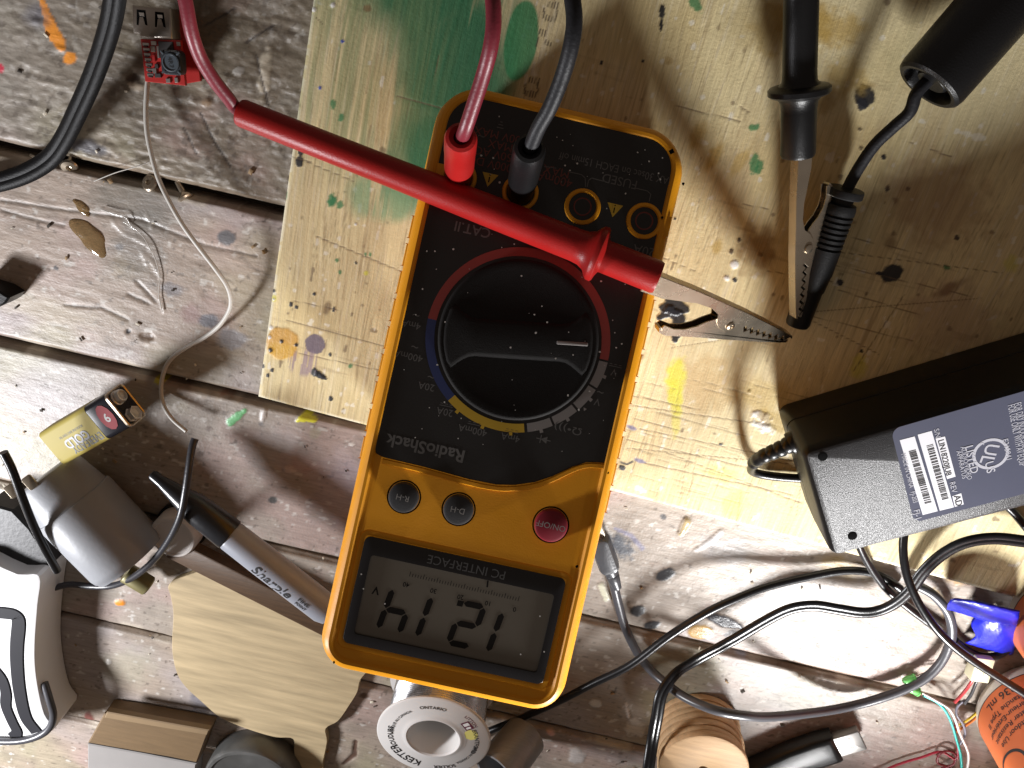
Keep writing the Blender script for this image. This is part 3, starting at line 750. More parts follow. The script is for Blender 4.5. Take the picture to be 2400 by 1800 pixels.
tx('400mA', 1298, 424, .0030, 7); tx('MAX', 1302, 405, .0030, 7)
tx('20A', 1507, 590, .0032, MG)
for t, px, py in (('600V MAX', 1172, 322), ('MAX', 1172, 345), ('750V AC', 1163, 366), ('1000V DC', 1153, 388)):
    tx(t, px, py, .0028, 7)
tx('~', 1128, 325, .003, MG)
q = PM(1172, 303, 0)
for k, wd in enumerate((.0022, .0014, .0006)): lt.line([(q.x - wd / 2, q.y - .001 * k), (q.x + wd / 2, q.y - .001 * k)], .0003, za, MG)
for jx, sx in ((-.0120, 1), (-.0336, 1)):
    pass
# brackets of the fused group
br = [PM(*p, 0) for p in ((1275, 393), (1302, 397))]; lt.line(br, .0003, za, MG)
lt.line([PM(*p, 0) for p in ((1330, 405), (1362, 412), (1370, 420), (1371, 440))], .0003, za, MG)
lt.line([PM(*p, 0) for p in ((1415, 428), (1385, 420), (1378, 425), (1375, 440))], .0003, za, MG)
lt.line([PM(*p, 0) for p in ((1485, 443), (1515, 450), (1523, 458), (1519, 474))], .0003, za, MG)
for px, py in ((1147, 421), (1438, 492)):                        # warning triangles
    q = PM(px, py, 0); r = .0031
    lt.poly(offset([(q.x - r, q.y - r * .62), (q.x + r, q.y - r * .62), (q.x, q.y + r * 1.05)], .0002), za, MY)
    lt.line([(q.x, q.y + .0012), (q.x, q.y - .0004)], .0004, za + .0001, MT); lt.line([(q.x, q.y - .0011), (q.x, q.y - .0013)], .0004, za + .0001, MT)
# specks of dust
spk = [(1063, 585), (1020, 590), (1001, 590), (991, 678), (1221, 650), (1251, 739), (1254, 781), (1280, 757), (1268, 720), (1340, 832), (1405, 825), (1196, 815), (1045, 756), (1025, 855), (1042, 942), (1381, 917), (1328, 925), (1356, 960), (1300, 840), (1205, 573), (1176, 581), (906, 941), (974, 1025), (975, 1067), (1081, 980), (1074, 1027), (876, 1054), (1128, 366), (1156, 372), (1484, 313), (1520, 380), (1551, 372), (1546, 422), (1493, 359), (1318, 331), (1352, 385), (1542, 408), (1335, 401), (1465, 455), (1559, 452), (1421, 490), (1171, 429), (1207, 560), (1170, 275), (1164, 245), (1324, 390), (1464, 667), (1443, 815), (1470, 818), (1395, 765), (938, 795), (975, 738), (1440, 780), (1456, 806), (1408, 660)]
for i in range(60): spk.append((RNG.uniform(940, 1520), RNG.uniform(260, 1080)))
for i, (px, py) in enumerate(spk):
    q = PM(px, py, .001)
    if abs(q.x) > .037 or q.y < -.097 or q.y > .024: continue
    r = RNG.uniform(.00022, .00042) if i < 55 else RNG.uniform(.0001, .00022)
    on_dial = (Vector((q.x, q.y, 0)) - DC).length < .026
    zz = ZP + (.0040 if on_dial else .0001)
    lt.add([(q.x + r * math.cos(k) * RNG.uniform(.7, 1.2), q.y + r * math.sin(k) * RNG.uniform(.7, 1.2), zz + .0003) for k in (0, 1.05, 2.1, 3.14, 4.19, 5.24)], [(0, 1, 2, 3, 4, 5)], MD)
for px, py, r in ((1599, 433, .0006), (1351, 1325, .0006), (1550, 512, .0005), (785, 1548, .0005), (1424, 1107, .0004)):
    q = PM(px, py, ZF); lt.add([(q.x + r * math.cos(k * .7) * RNG.uniform(.5, 1), q.y + r * math.sin(k * .7) * RNG.uniform(.7, 1.3), ZF + (.0016 if abs(q.x) > .0365 else .0003)) for k in range(9)], [tuple(range(9))], MT)
lt.arc(.0108, .0124, math.radians(217), math.radians(224), .00245, MT, 6, None, -.0440 + .0155, -.1036 + .0155)
lt.build('lettering', [ARCR, ARCB, ARCY, ARCW, PRG, HOLE, DUST, PRR], meter, local=True, fixn=False)

# push buttons
BG = mat('button_grey', (.032, .032, .034), .5, spec=.3, bump=.15, bscale=2500); BR = mat('button_red', (.19, .009, .020), .5, spec=.3)
for t, x, y, r, m in (('R-H', .0258, .0392, .0052, BG), ('D-H', .0066, .0393, .0052, BG), ('ON/OFF', -.0256, .0377, .0057, BR)):
    B_ = Matrix.Translation((x, y, 0))
    bb = MB().lathe([(r, ZF - .001), (r, ZF + .0016), (r * .94, ZF + .0024), (r * .8, ZF + .0027), (0, ZF + .0028)], 44, 0, B_, False, False)
    bb.lathe([(r + .0002, ZF + .0002), (r + .0007, ZF + .0002)], 44, 1, B_, False, False)
    bo = bb.build('push_button', [m, HOLE], meter, local=True)
    MB().text(t, x + .0002, y, .0020, ZF + .00295, math.radians(-1), None, 0).build('lettering', PRW, bo, local=True, fixn=False)

# display window
WX, WY, WW, WH = 0.0003, .0738, .0708, .0378
LCD = mat('lcd_glass', (.135, .118, .093), .25, spec=.5, var=.05, coat=.4); SEG = mat('lcd_segment', (.008, .0065, .0055), .4, spec=.2); BEZ = mat('bezel_black', (.013, .0125, .014), .22, spec=.5)
WM = Matrix.Translation((WX, WY, 0))
wf = MB()
o1 = rrect(WW, WH, .0022, 6); o2 = rrect(WW - .0062, WH - .0098, .0012, 6)
o2 = [(x - .0002, y + .0012) for x, y in o2]
wf.rings([[(x, y, ZF - .0004) for x, y in o1], [(x, y, ZF + .0008) for x, y in o1], [(x, y, ZF + .0010) for x, y in offset(o1, .0003)], [(x, y, ZF + .0010) for x, y in o2], [(x, y, ZF + .0001) for x, y in o2]], 0, False, False, True, WM)
wob = wf.build('display_window', BEZ, meter, local=True)
rim = MB(); ro = rrect(WW + .0048, WH + .0048, .0036, 6)
rim.rings([[(x, y, ZF - .0003) for x, y in ro], [(x, y, ZF + .0004) for x, y in offset(ro, .0006)], [(x, y, ZF + .0004) for x, y in offset(ro, .0012)], [(x, y, ZF + .0001) for x, y in offset(ro, .0022)]], 0, False, False, True, WM)
rim.build('window_rim', YEL, wob, local=True)
zl = ZF + .00012
sc = MB().poly([(x * 1.02, y * 1.02) for x, y in o2], zl, 0, WM); lcd = sc.build('lcd_screen', LCD, wob, local=True)
dg = MB(); zs = zl + .0001
def seg7(cx, cy, segs, h=.0145, w=.0074, t=.0021, sh=.135):
    def q(x, y): return (cx + x + sh * y, cy + y)
    hw, hh = w / 2, h / 2; g = .00025
    S7 = {'a': [(-hw, hh), (hw, hh)], 'g': [(-hw, 0), (hw, 0)], 'd': [(-hw, -hh), (hw, -hh)], 'f': [(-hw, 0), (-hw, hh)], 'b': [(hw, 0), (hw, hh)], 'e': [(-hw, -hh), (-hw, 0)], 'c': [(hw, -hh), (hw, 0)]}
    for c_ in segs:
        (x0, y0), (x1, y1) = S7[c_]; d = Vector((x1 - x0, y1 - y0)).normalized(); n = Vector((-d.y, d.x)) * (t / 2)
        a = Vector((x0, y0)) + d * g; b = Vector((x1, y1)) - d * g; e = d * (t * .5)
        dg.poly([q(*v) for v in (a, a + e - n, b - e - n, b, b - e + n, a + e + n)], zs)
for (px, py, sg) in ((1163, 1482, 'bc'), (1093, 1464, 'abged'), (997, 1446, 'bc'), (928, 1432, 'fgbc')):
    q = PM(px, py, ZF); off = -.0033 if sg == 'bc' else 0
    seg7(q.x + off, q.y, sg)
q = PM(1079, 1414, ZF); dg.poly([(q.x - .0011, q.y - .0010), (q.x + .0010, q.y - .0010), (q.x + .0012, q.y + .0010), (q.x - .0009, q.y + .0010)], zs)
q = PM(881, 1384, ZF); dg.text('V', q.x, q.y, .0027, zs, 0, None, 0, None, 0, .02)
a_, b_ = PM(1214, 1408, ZF), PM(960, 1350, ZF)
for k in range(41):
    t = k / 40; x = a_.x + (b_.x - a_.x) * t; y = a_.y + (b_.y - a_.y) * t; hh = .0016 if k % 5 == 0 else .0010
    dg.line([(x, y), (x - .0001, y - hh)], .00022, zs)
for k, t in enumerate(('0', '10', '20', '30', '40')):
    f_ = k / 4; dg.text(t, a_.x + (b_.x - a_.x) * f_ + .0005, a_.y + (b_.y - a_.y) * f_ + .0032, .0016, zs, 0, None, 0, None, 0, .015)
q = PM(1142, 1368, ZF); dg.line([(q.x, q.y - .0010), (q.x - .0002, q.y + .0010)], .0006, zs)
dg.build('digits', SEG, lcd, local=True, fixn=False)
q = PM(1093, 1328, ZF); lw = MB().text('PC INTERFACE', q.x, q.y, .0030, ZF + .00108, 0, .0272, 0)
for px, py in ((848, 1344), (853, 1378), (903, 1413), (1275, 1525), (1265, 1442), (1220, 1531)):
    q = PM(px, py, ZF); lw.add([(q.x + .0003 * math.cos(k), q.y + .0003 * math.sin(k), ZF + .0011) for k in (0, 1.2, 2.5, 3.7, 5)], [(0, 1, 2, 3, 4)], 1)
lw.build('lettering', [mat('bezel_print', (.060, .058, .056), .6), DUST], wob, local=True, fixn=False)
# ================================================================== TEST LEADS
REDP = mat('red_probe_plastic', (.28, .009, .008), .36, spec=.28, var=.06, bump=.25, bscale=2200, rvar=.06)
REDW = mat('red_lead_rubber', (.15, .012, .022), .42, spec=.5, var=.12, bump=.2, bscale=900)
BLKP = mat('black_probe_plastic', (.005, .005, .0055), .36, spec=.35, var=.15, bump=.25, bscale=2200)
BLKW = mat('black_lead_rubber', (.011, .011, .013), .5, spec=.25, var=.4, vscale=400, bump=.3, bscale=900)
NICK = mat('nickel_steel', (.47, .40, .31), .27, .92, var=.06, vscale=60, rvar=.05)

def croc(parent, butt, tip, wide, L0, name='crocodile_clip'):
    """long toothed clip lying in the plane given by 'wide' (across the jaws)"""
    a, b = Vector(butt), Vector(tip); L = (b - a).length
    M = frame(a, b - a, (b - a).cross(Vector(wide)))      # x to the tip, y across
    k = L / 323.0
    hw, hr = .0021, .0016
    def U(pts):
        o = [(x * k, -d * k * .9) for x, d in pts]
        if sum(o[i - 1][0] * o[i][1] - o[i][0] * o[i - 1][1] for i in range(len(o))) < 0: o.reverse()
        return o
    def plate(mbx, pts, zz, th):
        mbx.prism(U(pts), [(.00008, zz - th / 2), (0, zz - th / 2 + .00008), (0, zz + th / 2 - .00008), (.00008, zz + th / 2)], 0, M)
    n = 15
    gap = [(216 + 100 * i / (n - 1), 12.5 - 9.5 * i / (n - 1)) for i in range(n)]
    tu = [(x, d + (4.0 if i % 2 else -4.0)) for i, (x, d) in enumerate(gap)]
    tl = [(x, d + (10.5 if i % 2 else 2.5)) for i, (x, d) in enumerate(gap)]
    upj = [(0, -6), (0, 24), (40, 22), (84, 12), (100, 8), (130, 6), (150, 11), (160, 24), (172, 31), (190, 33), (204, 27), (211, 17)] + tu + [(323, 0), (320, -4), (260, -7), (200, -9), (90, -9)]
    up_ = MB()
    plate(up_, upj, hw, .0005); plate(up_, upj, -hw, .0005)
    for d0, d1 in ((-9.5, -5.5),):
        up_.prism(U([(0, d0 + 3), (90, d0), (200, d0), (260, d0 + 2), (320, d0 + 5), (320, d1 + 4), (260, d1 + 1), (200, d1 - 1), (90, d1 - 1), (0, d1 + 2)]), [(0, -hw), (0, hw)], 0, M)
    up_.rod(M @ Vector((-.002, -9 * k, 0)), M @ Vector((60 * k, -8 * k, 0)), [(.0021, 0), (.0022, 60 * k), (.0016, 60 * k + .004)], 20)
    root = up_.build(name, NICK, parent)
    loj = [(80, 60), (79, 65), (84, 70), (94, 71), (138, 58), (200, 42), (278, 21), (322, 8), (319, 4)] + list(reversed(tl)) + [(208, 14), (196, 4), (180, 4), (166, 10), (156, 19), (143, 31), (133, 43), (118, 54), (100, 60)]
    lw_ = MB()
    plate(lw_, loj, hr, .0005); plate(lw_, loj, -hr, .0005)
    lw_.prism(U([(79, 65), (84, 70), (94, 71), (138, 58), (200, 42), (278, 21), (322, 8), (321, 11), (279, 24.5), (201, 46), (139, 62), (96, 75), (82, 74), (76, 67)]), [(0, -hr), (0, hr)], 0, M)
    lw_.build('jaw', NICK, root)
    MB().lathe([(.0010, -.0032), (.0016, -.0030), (.0018, -.0024), (.0018, .0024), (.0016, .0030), (.0010, .0032), (.0008, .0027), (0, .0027)], 20, 0, M @ Matrix.Translation((187 * k, -18 * k, 0)), True, False).build('rivet', NICK, root)
    sg = MB(); pt = []
    for i in range(9): pt.append(M @ Vector(((160 - 6 * math.sin(i)) * k, -(10 + i * 4.2) * k, -.0010 + .0020 * (i % 2))))
    sg.tube(smooth_path(pt, 4), .00035, 8).build('spring', mat('spring_dark', (.03, .025, .02), .4, .6), root)
    return root

# ---- red lead
red = thing('test_lead', 'red test lead with its plug in the meter and probe laid across the meter face', 'test lead', P(700, 250, TH))
pa = MWORLD(.0312, JY, ZP); pb = MWORLD(.0300, -.0757, .036)
plug_prof = [(.0044, 0), (.0044, .0100), (.0049, .0106), (.0049, .0235), (.0050, .0250), (.0050, .0335), (.0046, .0352), (.0036, .0358), (.0022, .0352), (.0022, .0320)]
MB().rod(pa, pb, plug_prof, 36).build('plug', REDP, red)
pe = MWORLD(.0300, -.0757, .034)
wire = smooth_path([pe, MMAT @ PM(1092, 300, .041), MMAT @ PM(1112, 240, .047), V3((1133, 175, 92)), V3((1150, 110, 95)), V3((1157, 45, 95)), V3((1150, -30, 92)), V3((1120, -130, 82)), V3((1040, -240, 66))], 8)
MB().tube(wire, .00215, 14).build('cable', REDW, red)
# probe handle
h0 = V3((562, 263, 50)); h1 = MMAT @ PM(1545, 652, .0100 + ZP)
ax = (h1 - h0).normalized(); HL = (h1 - h0).length
hp = [(.0031, 0), (.0044, .0003), (.0047, .0012), (.0050, HL * .35), (.0054, HL * .62), (.0055, HL - .0295), (.0058, HL - .0268), (.0068, HL - .0247), (.0086, HL - .0234), (.0093, HL - .0226), (.0094, HL - .0212), (.0088, HL - .0206), (.0070, HL - .0202), (.0056, HL - .0196), (.0055, HL - .0190), (.0056, HL - .0012), (.0052, HL - .0002), (.0034, HL)]
ph = MB().rod(h0, h1, hp, 48).build('probe_handle', REDP, red)
wire = smooth_path([h0 + ax * .005, V3((556, 256, 51)), V3((535, 230, 54)), V3((502, 188, 58)), V3((470, 135, 62)), V3((450, 80, 66)), V3((438, 20, 68)), V3((428, -40, 68)), V3((430, -120, 62))], 8)
MB().tube(wire, .00225, 14).build('cable', REDW, red)
tipz = .032
croc(red, h1 - ax * .004, V3((1848, 786, 17)), Vector((.1, 1, 0.25)), .05)

# ---- black lead
blk = thing('test_lead', 'black test lead plugged into the meter, its clip biting the barrel plug from above', 'test lead', P(1870, 200, TH))
pa = MWORLD(.0097, JY, ZP); pb = MWORLD(.0094, -.0772, .036)
MB().rod(pa, pb, plug_prof, 36).build('plug', BLKP, blk)
pe = MWORLD(.0094, -.0772, .034)
wire = smooth_path([pe, MMAT @ PM(1262, 300, .042), MMAT @ PM(1290, 250, .048), V3((1318, 180, 92)), V3((1338, 110, 95)), V3((1346, 45, 95)), V3((1336, -30, 92)), V3((1310, -130, 84)), V3((1250, -240, 70))], 8)
MB().tube(wire, .00225, 14).build('cable', BLKW, blk)
b1 = V3((1870, 368, 24)); b0 = V3((1879, -60, 30)); ax = (b1 - b0).normalized(); HL = (b1 - b0).length
gpos = HL * .62
def zz(px, py, z): return (V3((px, py, z)) - b0).dot(ax)
gp = zz(1868, 210, 26)
hp = [(.0050, 0), (.0051, .012), (.0051, gp - .0060), (.0053, gp - .0028), (.0062, gp - .0016), (.0088, gp - .0010), (.0094, gp - .0004), (.0094, gp + .0012), (.0088, gp + .0018), (.0066, gp + .0026), (.0056, gp + .0044), (.0054, gp + .0070), (.0054, HL - .0012), (.0050, HL - .0002), (.0030, HL)]
hp = [(r * 1.12, d) for r, d in hp]
MB().rod(b0, b1, hp, 44).build('probe_handle', BLKP, blk)
MB().tube(smooth_path([b0 + ax * .003, b0 - ax * .012, b0 - ax * .03 + Vector((.002, 0, -.008)), b0 - ax * .06 + Vector((.006, 0, -.03))], 8), .0022, 12).build('cable', BLKW, blk)
croc(blk, b1 - ax * .004, V3((1862, 744, 17)), Vector((-1, .05, .42)), .05)

# ================================================================== BARREL PLUG LEAD
bp = thing('barrel_plug_lead', 'black barrel plug lead with a thick ferrite cylinder, gripped by both clips', 'power lead', P(1990, 440, TH))
SH = mat('black_moulding', (.006, .006, .0065), .32, spec=.4, var=.2, bump=.15, bscale=1500)
g0, g1 = V3((1985, 440, 17)), V3((1868, 762, 12)); ax = (g1 - g0).normalized(); GL = (g1 - g0).length
pr = [(.0020, 0), (.0060, .0004), (.0062, .0010), (.0062, .0030), (.0058, .0034), (.0038, .0036), (.0038, .0056), (.0052, .0060), (.0056, .0075)]
x_ = .0085
for i in range(7):
    pr += [(.0056, x_), (.0056, x_ + .0011), (.0048, x_ + .0013), (.0048, x_ + .0017)]; x_ += .0021
pr += [(.0056, x_), (.0056, x_ + .010), (.0054, x_ + .011), (.0050, GL * .72), (.0046, GL * .73), (.0044, GL * .98), (.0040, GL), (.0015, GL)]
MB().rod(g0, g1, [(r * 1.08, d) for r, d in pr], 32).build('barrel_plug', mat('matte_moulding', (.007, .007, .0075), .5, spec=.35, var=.2, bump=.2, bscale=1500), bp)
f0, f1 = V3((2172, 205, 27)), V3((2425, -85, 19)); fx = (f1 - f0).normalized()
FE = mat('ferrite_jacket', (.005, .005, .0055), .38, spec=.3, var=.2, bump=.3, bscale=1600)
MB().rod(f0, f1, [(r * 1.09, d) for r, d in [(.0026, .0020), (.0046, .0018), (.0052, .0024), (.0056, .0040), (.0076, .0040), (.0080, .0012), (.0086, .0002), (.0098, .0001), (.0108, .0010), (.0112, .0030), (.0113, .03), (.0113, .0505), (.0105, .0525), (.0030, .053)]], 48).build('ferrite_core', FE, bp)
MB().tube(smooth_path([f0 + fx * .005 + Vector((-.0012, -.0012, -.0015)), f0 - fx * .001 + Vector((-.0014, -.0014, -.002)), V3((2132, 262, 24)), V3((2095, 297, 22)), V3((2050, 340, 20)), V3((2012, 395, 18)), g0 + ax * .002], 8), .00215, 14).build('cable', BLKW, bp)

# ================================================================== POWER ADAPTER
ZT = .048
A_ = P(1886, 1060, ZT); C_ = P(2400, 912, ZT); B_ = P(1991, 1287, ZT)
xd = (C_ - A_).normalized(); yd = Vector((-xd.y, xd.x, 0)); AW = -(B_ - A_).dot(yd) + .002
AM = Matrix(((xd.x, yd.x, 0, A_.x), (xd.y, yd.y, 0, A_.y), (0, 0, 1, TH), (0, 0, 0, 1))); AMI = AM.inverted()
AL = .118; AH = ZT - TH
adp = thing('power_adapter', 'black speckled power brick with a grey rating label and barcodes, on the plywood edge', 'power adapter', M=AM)
ADM = bpy.data.materials.new('speckled_black_plastic'); ADM.use_nodes = True
nt = ADM.node_tree; N = nt.nodes; L = nt.links; bs = N['Principled BSDF']
bs.inputs['Base Color'].default_value = (.022, .022, .024, 1); bs.inputs['Roughness'].default_value = .38; bs.inputs['Specular IOR Level'].default_value = .5
tc = N.new('ShaderNodeTexCoord'); vz = N.new('ShaderNodeTexVoronoi'); vz.inputs['Scale'].default_value = 3200
bu = N.new('ShaderNodeBump'); bu.inputs['Strength'].default_value = .7; bu.inputs['Distance'].default_value = .00013
L.new(tc.outputs['Object'], vz.inputs['Vector']); L.new(vz.outputs['Distance'], bu.inputs['Height']); L.new(bu.outputs['Normal'], bs.inputs['Normal'])
SIDE = mat('adapter_side', (.005, .005, .0055), .42, spec=.3, bump=.3, bscale=2600)
mb = MB(); o = rrect(AL, AW + .003, .0045, 6, AL / 2 - .002, -AW / 2)
mb.prism(o, [(.002, 0), (.0004, .0012), (.0002, .016), (.0008, .0163), (.0008, .0167), (.0002, .017), (.0008, AH - .004), (.0012, AH - .0022), (.0024, AH - .0006), (.0036, AH)], 0, None, True, False)
mb.prism(o, [(.0024, AH - .00058), (.0036, AH + .00002)], 1, None, False, True)
mb.build('case', [SIDE, ADM], adp, local=True, sharp=60)
def AP(px, py):
    q = AMI @ P(px, py, ZT); return Vector((q.x, q.y))
LBM = mat('grey_label', (.080, .085, .125), .36, spec=.5, var=.06); PW = mat('label_white', (.74, .74, .78), .45, var=.03); PK = mat('label_black', (.02, .02, .022), .5); PLT = mat('label_print', (.45, .45, .50), .5)
l0 = AP(2083, 1013); l1 = AP(2150, 1222)
lx0 = (l0.x + l1.x) / 2 - .0002; ytop = l0.y - .0004 + .0014; ybot = AP(2150, 1222).y
lb = MB(); LZ = AH + .00012
lo_ = [(lx0 + .0020, ybot), (AL - .012, ybot), (AL - .012, ytop)] + [(lx0 + .0035 - .0035 * math.sin(k * PI / 12), ytop - .0035 + .0035 * math.cos(k * PI / 12)) for k in range(7)] + [(lx0, ybot + .0022)]
lb.prism(lo_, [(0, LZ - .0001), (0, LZ + .00012)], 0)
lab = lb.build('label', LBM, adp, local=True)
ld = MB(); z1 = LZ + .0002
def quad(pts, m, zz=0): ld.poly([AP(*p) for p in pts], z1 + zz, m)
s1 = ((2108, 1031), (2143, 1022), (2197, 1197), (2162, 1206)); s2 = ((2150, 1018), (2183, 1009), (2235, 1188), (2202, 1196))
quad(s1, 0); quad(s2, 0); quad(((2192, 1027), (2214, 1022), (2239, 1116), (2219, 1122)), 0); quad(((2231, 1162), (2252, 1155), (2258, 1181), (2237, 1187)), 0)
for st_ in (s1, s2):
    a, b, c, d = [AP(*p) for p in st_]; t = .16
    while t < .86:
        w = random.choice((.006, .006, .010, .014, .018))
        f0_, f1_ = .34, .82
        if st_ is s2: f0_, f1_ = .36, .84
        ld.poly([a + (d - a) * t + (b - a) * f0_, a + (d - a) * t + (b - a) * f1_, a + (d - a) * (t + w) + (b - a) * f1_, a + (d - a) * (t + w) + (b - a) * f0_], z1 + .00006, 1)
        t += w + random.choice((.006, .008, .012, .016))
def at(t, px, py, h, m=2, w=None, fat=0, zz=.00006):
    q = AP(px, py); ld.text(t, q.x, q.y, h, z1 + zz, -PI / 2, w, m, None, 0, fat)
at('LIN18220JU8', 2214, 1072, .0021, 1, .0155, .012); at('AD', 2245, 1172, .0024, 1, None, .01, .00007)
at('S/N', 2196, 1014, .0018); at('REV', 2234, 1141, .0020); at('MADE IN CHINA   FJ-203', 2131, 1120, .0017, 2, .022); at('FJ-1', 2150, 1204, .0022)
q = AP(2321, 1063); ld.arc(.0053, .0064, 0, 2 * PI, z1, 2, 48, None, q.x, q.y)
ld.text('UL', q.x - .0003, q.y, .0048, z1, -PI / 2 - .5, None, 2, None, 0, .01); at('c', 2303, 1039, .0022); at('US', 2320, 1094, .0030, 2, None, .01)
at('LISTED', 2277, 1076, .0028, 2, None, .012); at('AUDIO/VIDEO', 2264, 1084, .0016); at('APPARATUS', 2253, 1088, .0016); at('E215941', 2360, 1052, .0019)
at('FOR USE ONLY WITH AV EQUIP', 2383, 1020, .0024, 2, .026); at('FOR DRY INDOOR USE ONLY', 2397, 1010, .0024, 2, .024)
for k, t in enumerate(('INPUT 100-240V', 'OUTPUT 12V', 'CLASS 2 POWER UNIT')):
    qq = AP(2383, 1030); ld.text(t, qq.x + .010 + k * .006, qq.y, .0026, z1, -PI / 2, None, 2)
ld.build('lettering', [PW, PK, PLT], lab, local=True, fixn=False)
for px, py in ((1928, 1070), (1998, 1256)):
    q = AP(px, py)
    MB().lathe([(.0018, AH + .00006), (.0017, AH + .00010), (0, AH + .00010)], 24, 0, Matrix.Translation((q.x, q.y, .0001)), False, False).build('screw_hole', HOLE, adp, local=True)
sr = [V3(t) for t in ((1872, 1030, 28), (1842, 1046, 28), (1815, 1058, 27), (1788, 1070, 25), (1768, 1084, 20), (1762, 1096, 15))]
srb = MB(); path = smooth_path(sr, 6)
srb.tube(path[:26], .0030, 20, 0, lambda t: 1.25 - .35 * t - (.16 if (int(t * 25) % 4 == 3) else 0))
a0 = path[0]; srb.rod(a0, path[4], [(.0045, 0), (.0048, .001), (.0048, .0032), (.0045, .004)], 28)
srb.build('strain_relief', SH, adp)
MB().tube(smooth_path([path[22], path[-1], V3((1764, 1105, 11)), V3((1790, 1113, 9)), V3((1840, 1119, 9)), V3((1890, 1121, 9)), V3((1930, 1115, 9))], 8), .0019, 14).build('output_cord', SH, adp)

# ================================================================== CORDS
CORD = mat('black_cord', (.006, .006, .007), .30, spec=.42, var=.2, bump=.12, bscale=700); GREYC = mat('grey_cord', (.055, .055, .062), .34, spec=.5, var=.15, bump=.1, bscale=700)
def cord(name, label, pts, r, m, twin=0, group=None, parent=None, sub=7, cat='cable'):
    path = smooth_path([V3(p) for p in pts], sub); mb = MB()
    if twin:
        n = 20; pr = []
        for k in range(n):
            a = 2 * PI * k / n; cx = math.cos(a); w = r * (1.0 + twin * abs(cx))
            pr.append((math.cos(a) * w, math.sin(a) * r * (.62 + .38 * min(1, abs(cx) * 1.6))))
        mb.sweep(path, pr, Vector((0, 0, 1)))
    else:
        mb.tube(path, r, 16)
    ob = mb.build(name, m, parent)
    if parent is None: tag(ob, label, cat, group)
    return ob
cord('thick_cable', 'thick black double cable sagging from the top left corner over the planks', [(276, -60, 58), (264, 30, 50), (246, 100, 42), (216, 185, 31), (180, 265, 21), (150, 325, 13), (118, 370, 8), (70, 402, 6), (10, 424, 5), (-60, 438, 5)], .0020, mat('dusty_black_cable', (.0035, .0035, .004), .5, spec=.14, var=.6, vscale=900, bump=.3, bscale=1200), 1.0)
cord('mains_cable', 'thin black cord running diagonally under the meter corner and up towards the power brick', [(1080, 1742, 3), (1150, 1712, 4), (1215, 1686, 6), (1311, 1643, 9), (1390, 1602, 12), (1477, 1559, 14), (1571, 1489, 15), (1661, 1433, 14), (1740, 1397, 11), (1800, 1375, 8), (1895, 1352, 5), (1976, 1338, 4), (2040, 1342, 3), (2085, 1362, 3), (2110, 1380, 3)], .0019, CORD)
cord('flat_twin_cord', 'flat black twin cord winding in an S from the bottom edge to the right edge', [(1512, 1860, 34), (1520, 1800, 32), (1530, 1735, 27), (1540, 1680, 26), (1552, 1624, 23), (1585, 1578, 17), (1636, 1545, 11), (1715, 1502, 10), (1800, 1452, 9), (1854, 1427, 9), (1908, 1420, 9), (1963, 1428, 9), (2017, 1436, 9), (2058, 1432, 9), (2098, 1414, 10), (2134, 1383, 11), (2165, 1340, 12), (2208, 1300, 13), (2262, 1272, 14), (2330, 1262, 14), (2410, 1270, 14)], .0016, CORD, .85)
cord('brick_cord', 'black cord hanging out below the brick and crossing under the flat twin cord', [(2005, 1235, 14), (2013, 1275, 12), (2030, 1312, 9), (2052, 1348, 6), (2075, 1378, 4), (2100, 1401, 3.5), (2140, 1433, 3.5), (2180, 1463, 3.5), (2212, 1490, 4), (2235, 1515, 4)], .0018, CORD)
cord('raised_cord', 'black cord looping high over the others from behind the brick to the orange bottle', [(2128, 1205, 20), (2119, 1250, 22), (2117, 1295, 24), (2125, 1347, 26), (2146, 1400, 28), (2180, 1456, 30), (2222, 1503, 31), (2276, 1546, 31), (2330, 1581, 31), (2400, 1625, 32), (2460, 1662, 34)], .0018, CORD)
cord('curled_cord', 'short black cord curling beneath the blue tape', [(2238, 1500, 4), (2262, 1520, 3), (2296, 1537, 3), (2332, 1538, 3), (2366, 1520, 3), (2402, 1494, 4), (2430, 1468, 4)], .0018, CORD)
cord('side_cord', 'black cord peeking out at the lower side of the brick by the right edge', [(2330, 1160, 9), (2352, 1178, 8), (2380, 1206, 8), (2412, 1245, 8)], .0018, CORD)
usbm = thing('micro_usb_cable', 'grey micro plug cable arcing from beside the meter to the coil by the blue tape', 'cable', P(1430, 1330, 0))
cord('cord', '', [(1428, 1345, 6), (1437, 1366, 5), (1450, 1418, 4), (1466, 1472, 4), (1494, 1530, 5), (1525, 1570, 8), (1561, 1602, 14), (1607, 1635, 24), (1675, 1664, 32), (1742, 1677, 31), (1805, 1680, 24), (1908, 1670, 12), (1990, 1656, 6), (2071, 1634, 6), (2139, 1607, 6), (2184, 1577, 6), (2215, 1537, 6), (2231, 1486, 6), (2223, 1438, 6), (2193, 1399, 6), (2165, 1380, 5), (2140, 1370, 4)], .0022, GREYC, 0, None, usbm)
pm = MB(); pb_ = P(1417, 1300, .007); pdir = (P(1440, 1365, .007) - P(1405, 1270, .007)).normalized(); Mx = frame(pb_, pdir, (0, 0, 1))
pm.prism(rrect(.020, .0095, .003, 6), [(.0012, -.0045), (0, -.0030), (0, .0012), (.0010, .0032), (.0022, .0036)], 0, Mx)
pm.rod(Mx @ Vector((.0085, 0, -.0005)), Mx @ Vector((.020, 0, -.001)), [(.0036, 0), (.0033, .003), (.0029, .0034), (.0032, .004), (.0028, .0075), (.0023, .0105), (.0022, .0115)], 20)
pm.build('plug_body', mat('grey_moulding', (.05, .052, .058), .36, spec=.5, bump=.2, bscale=900), usbm)
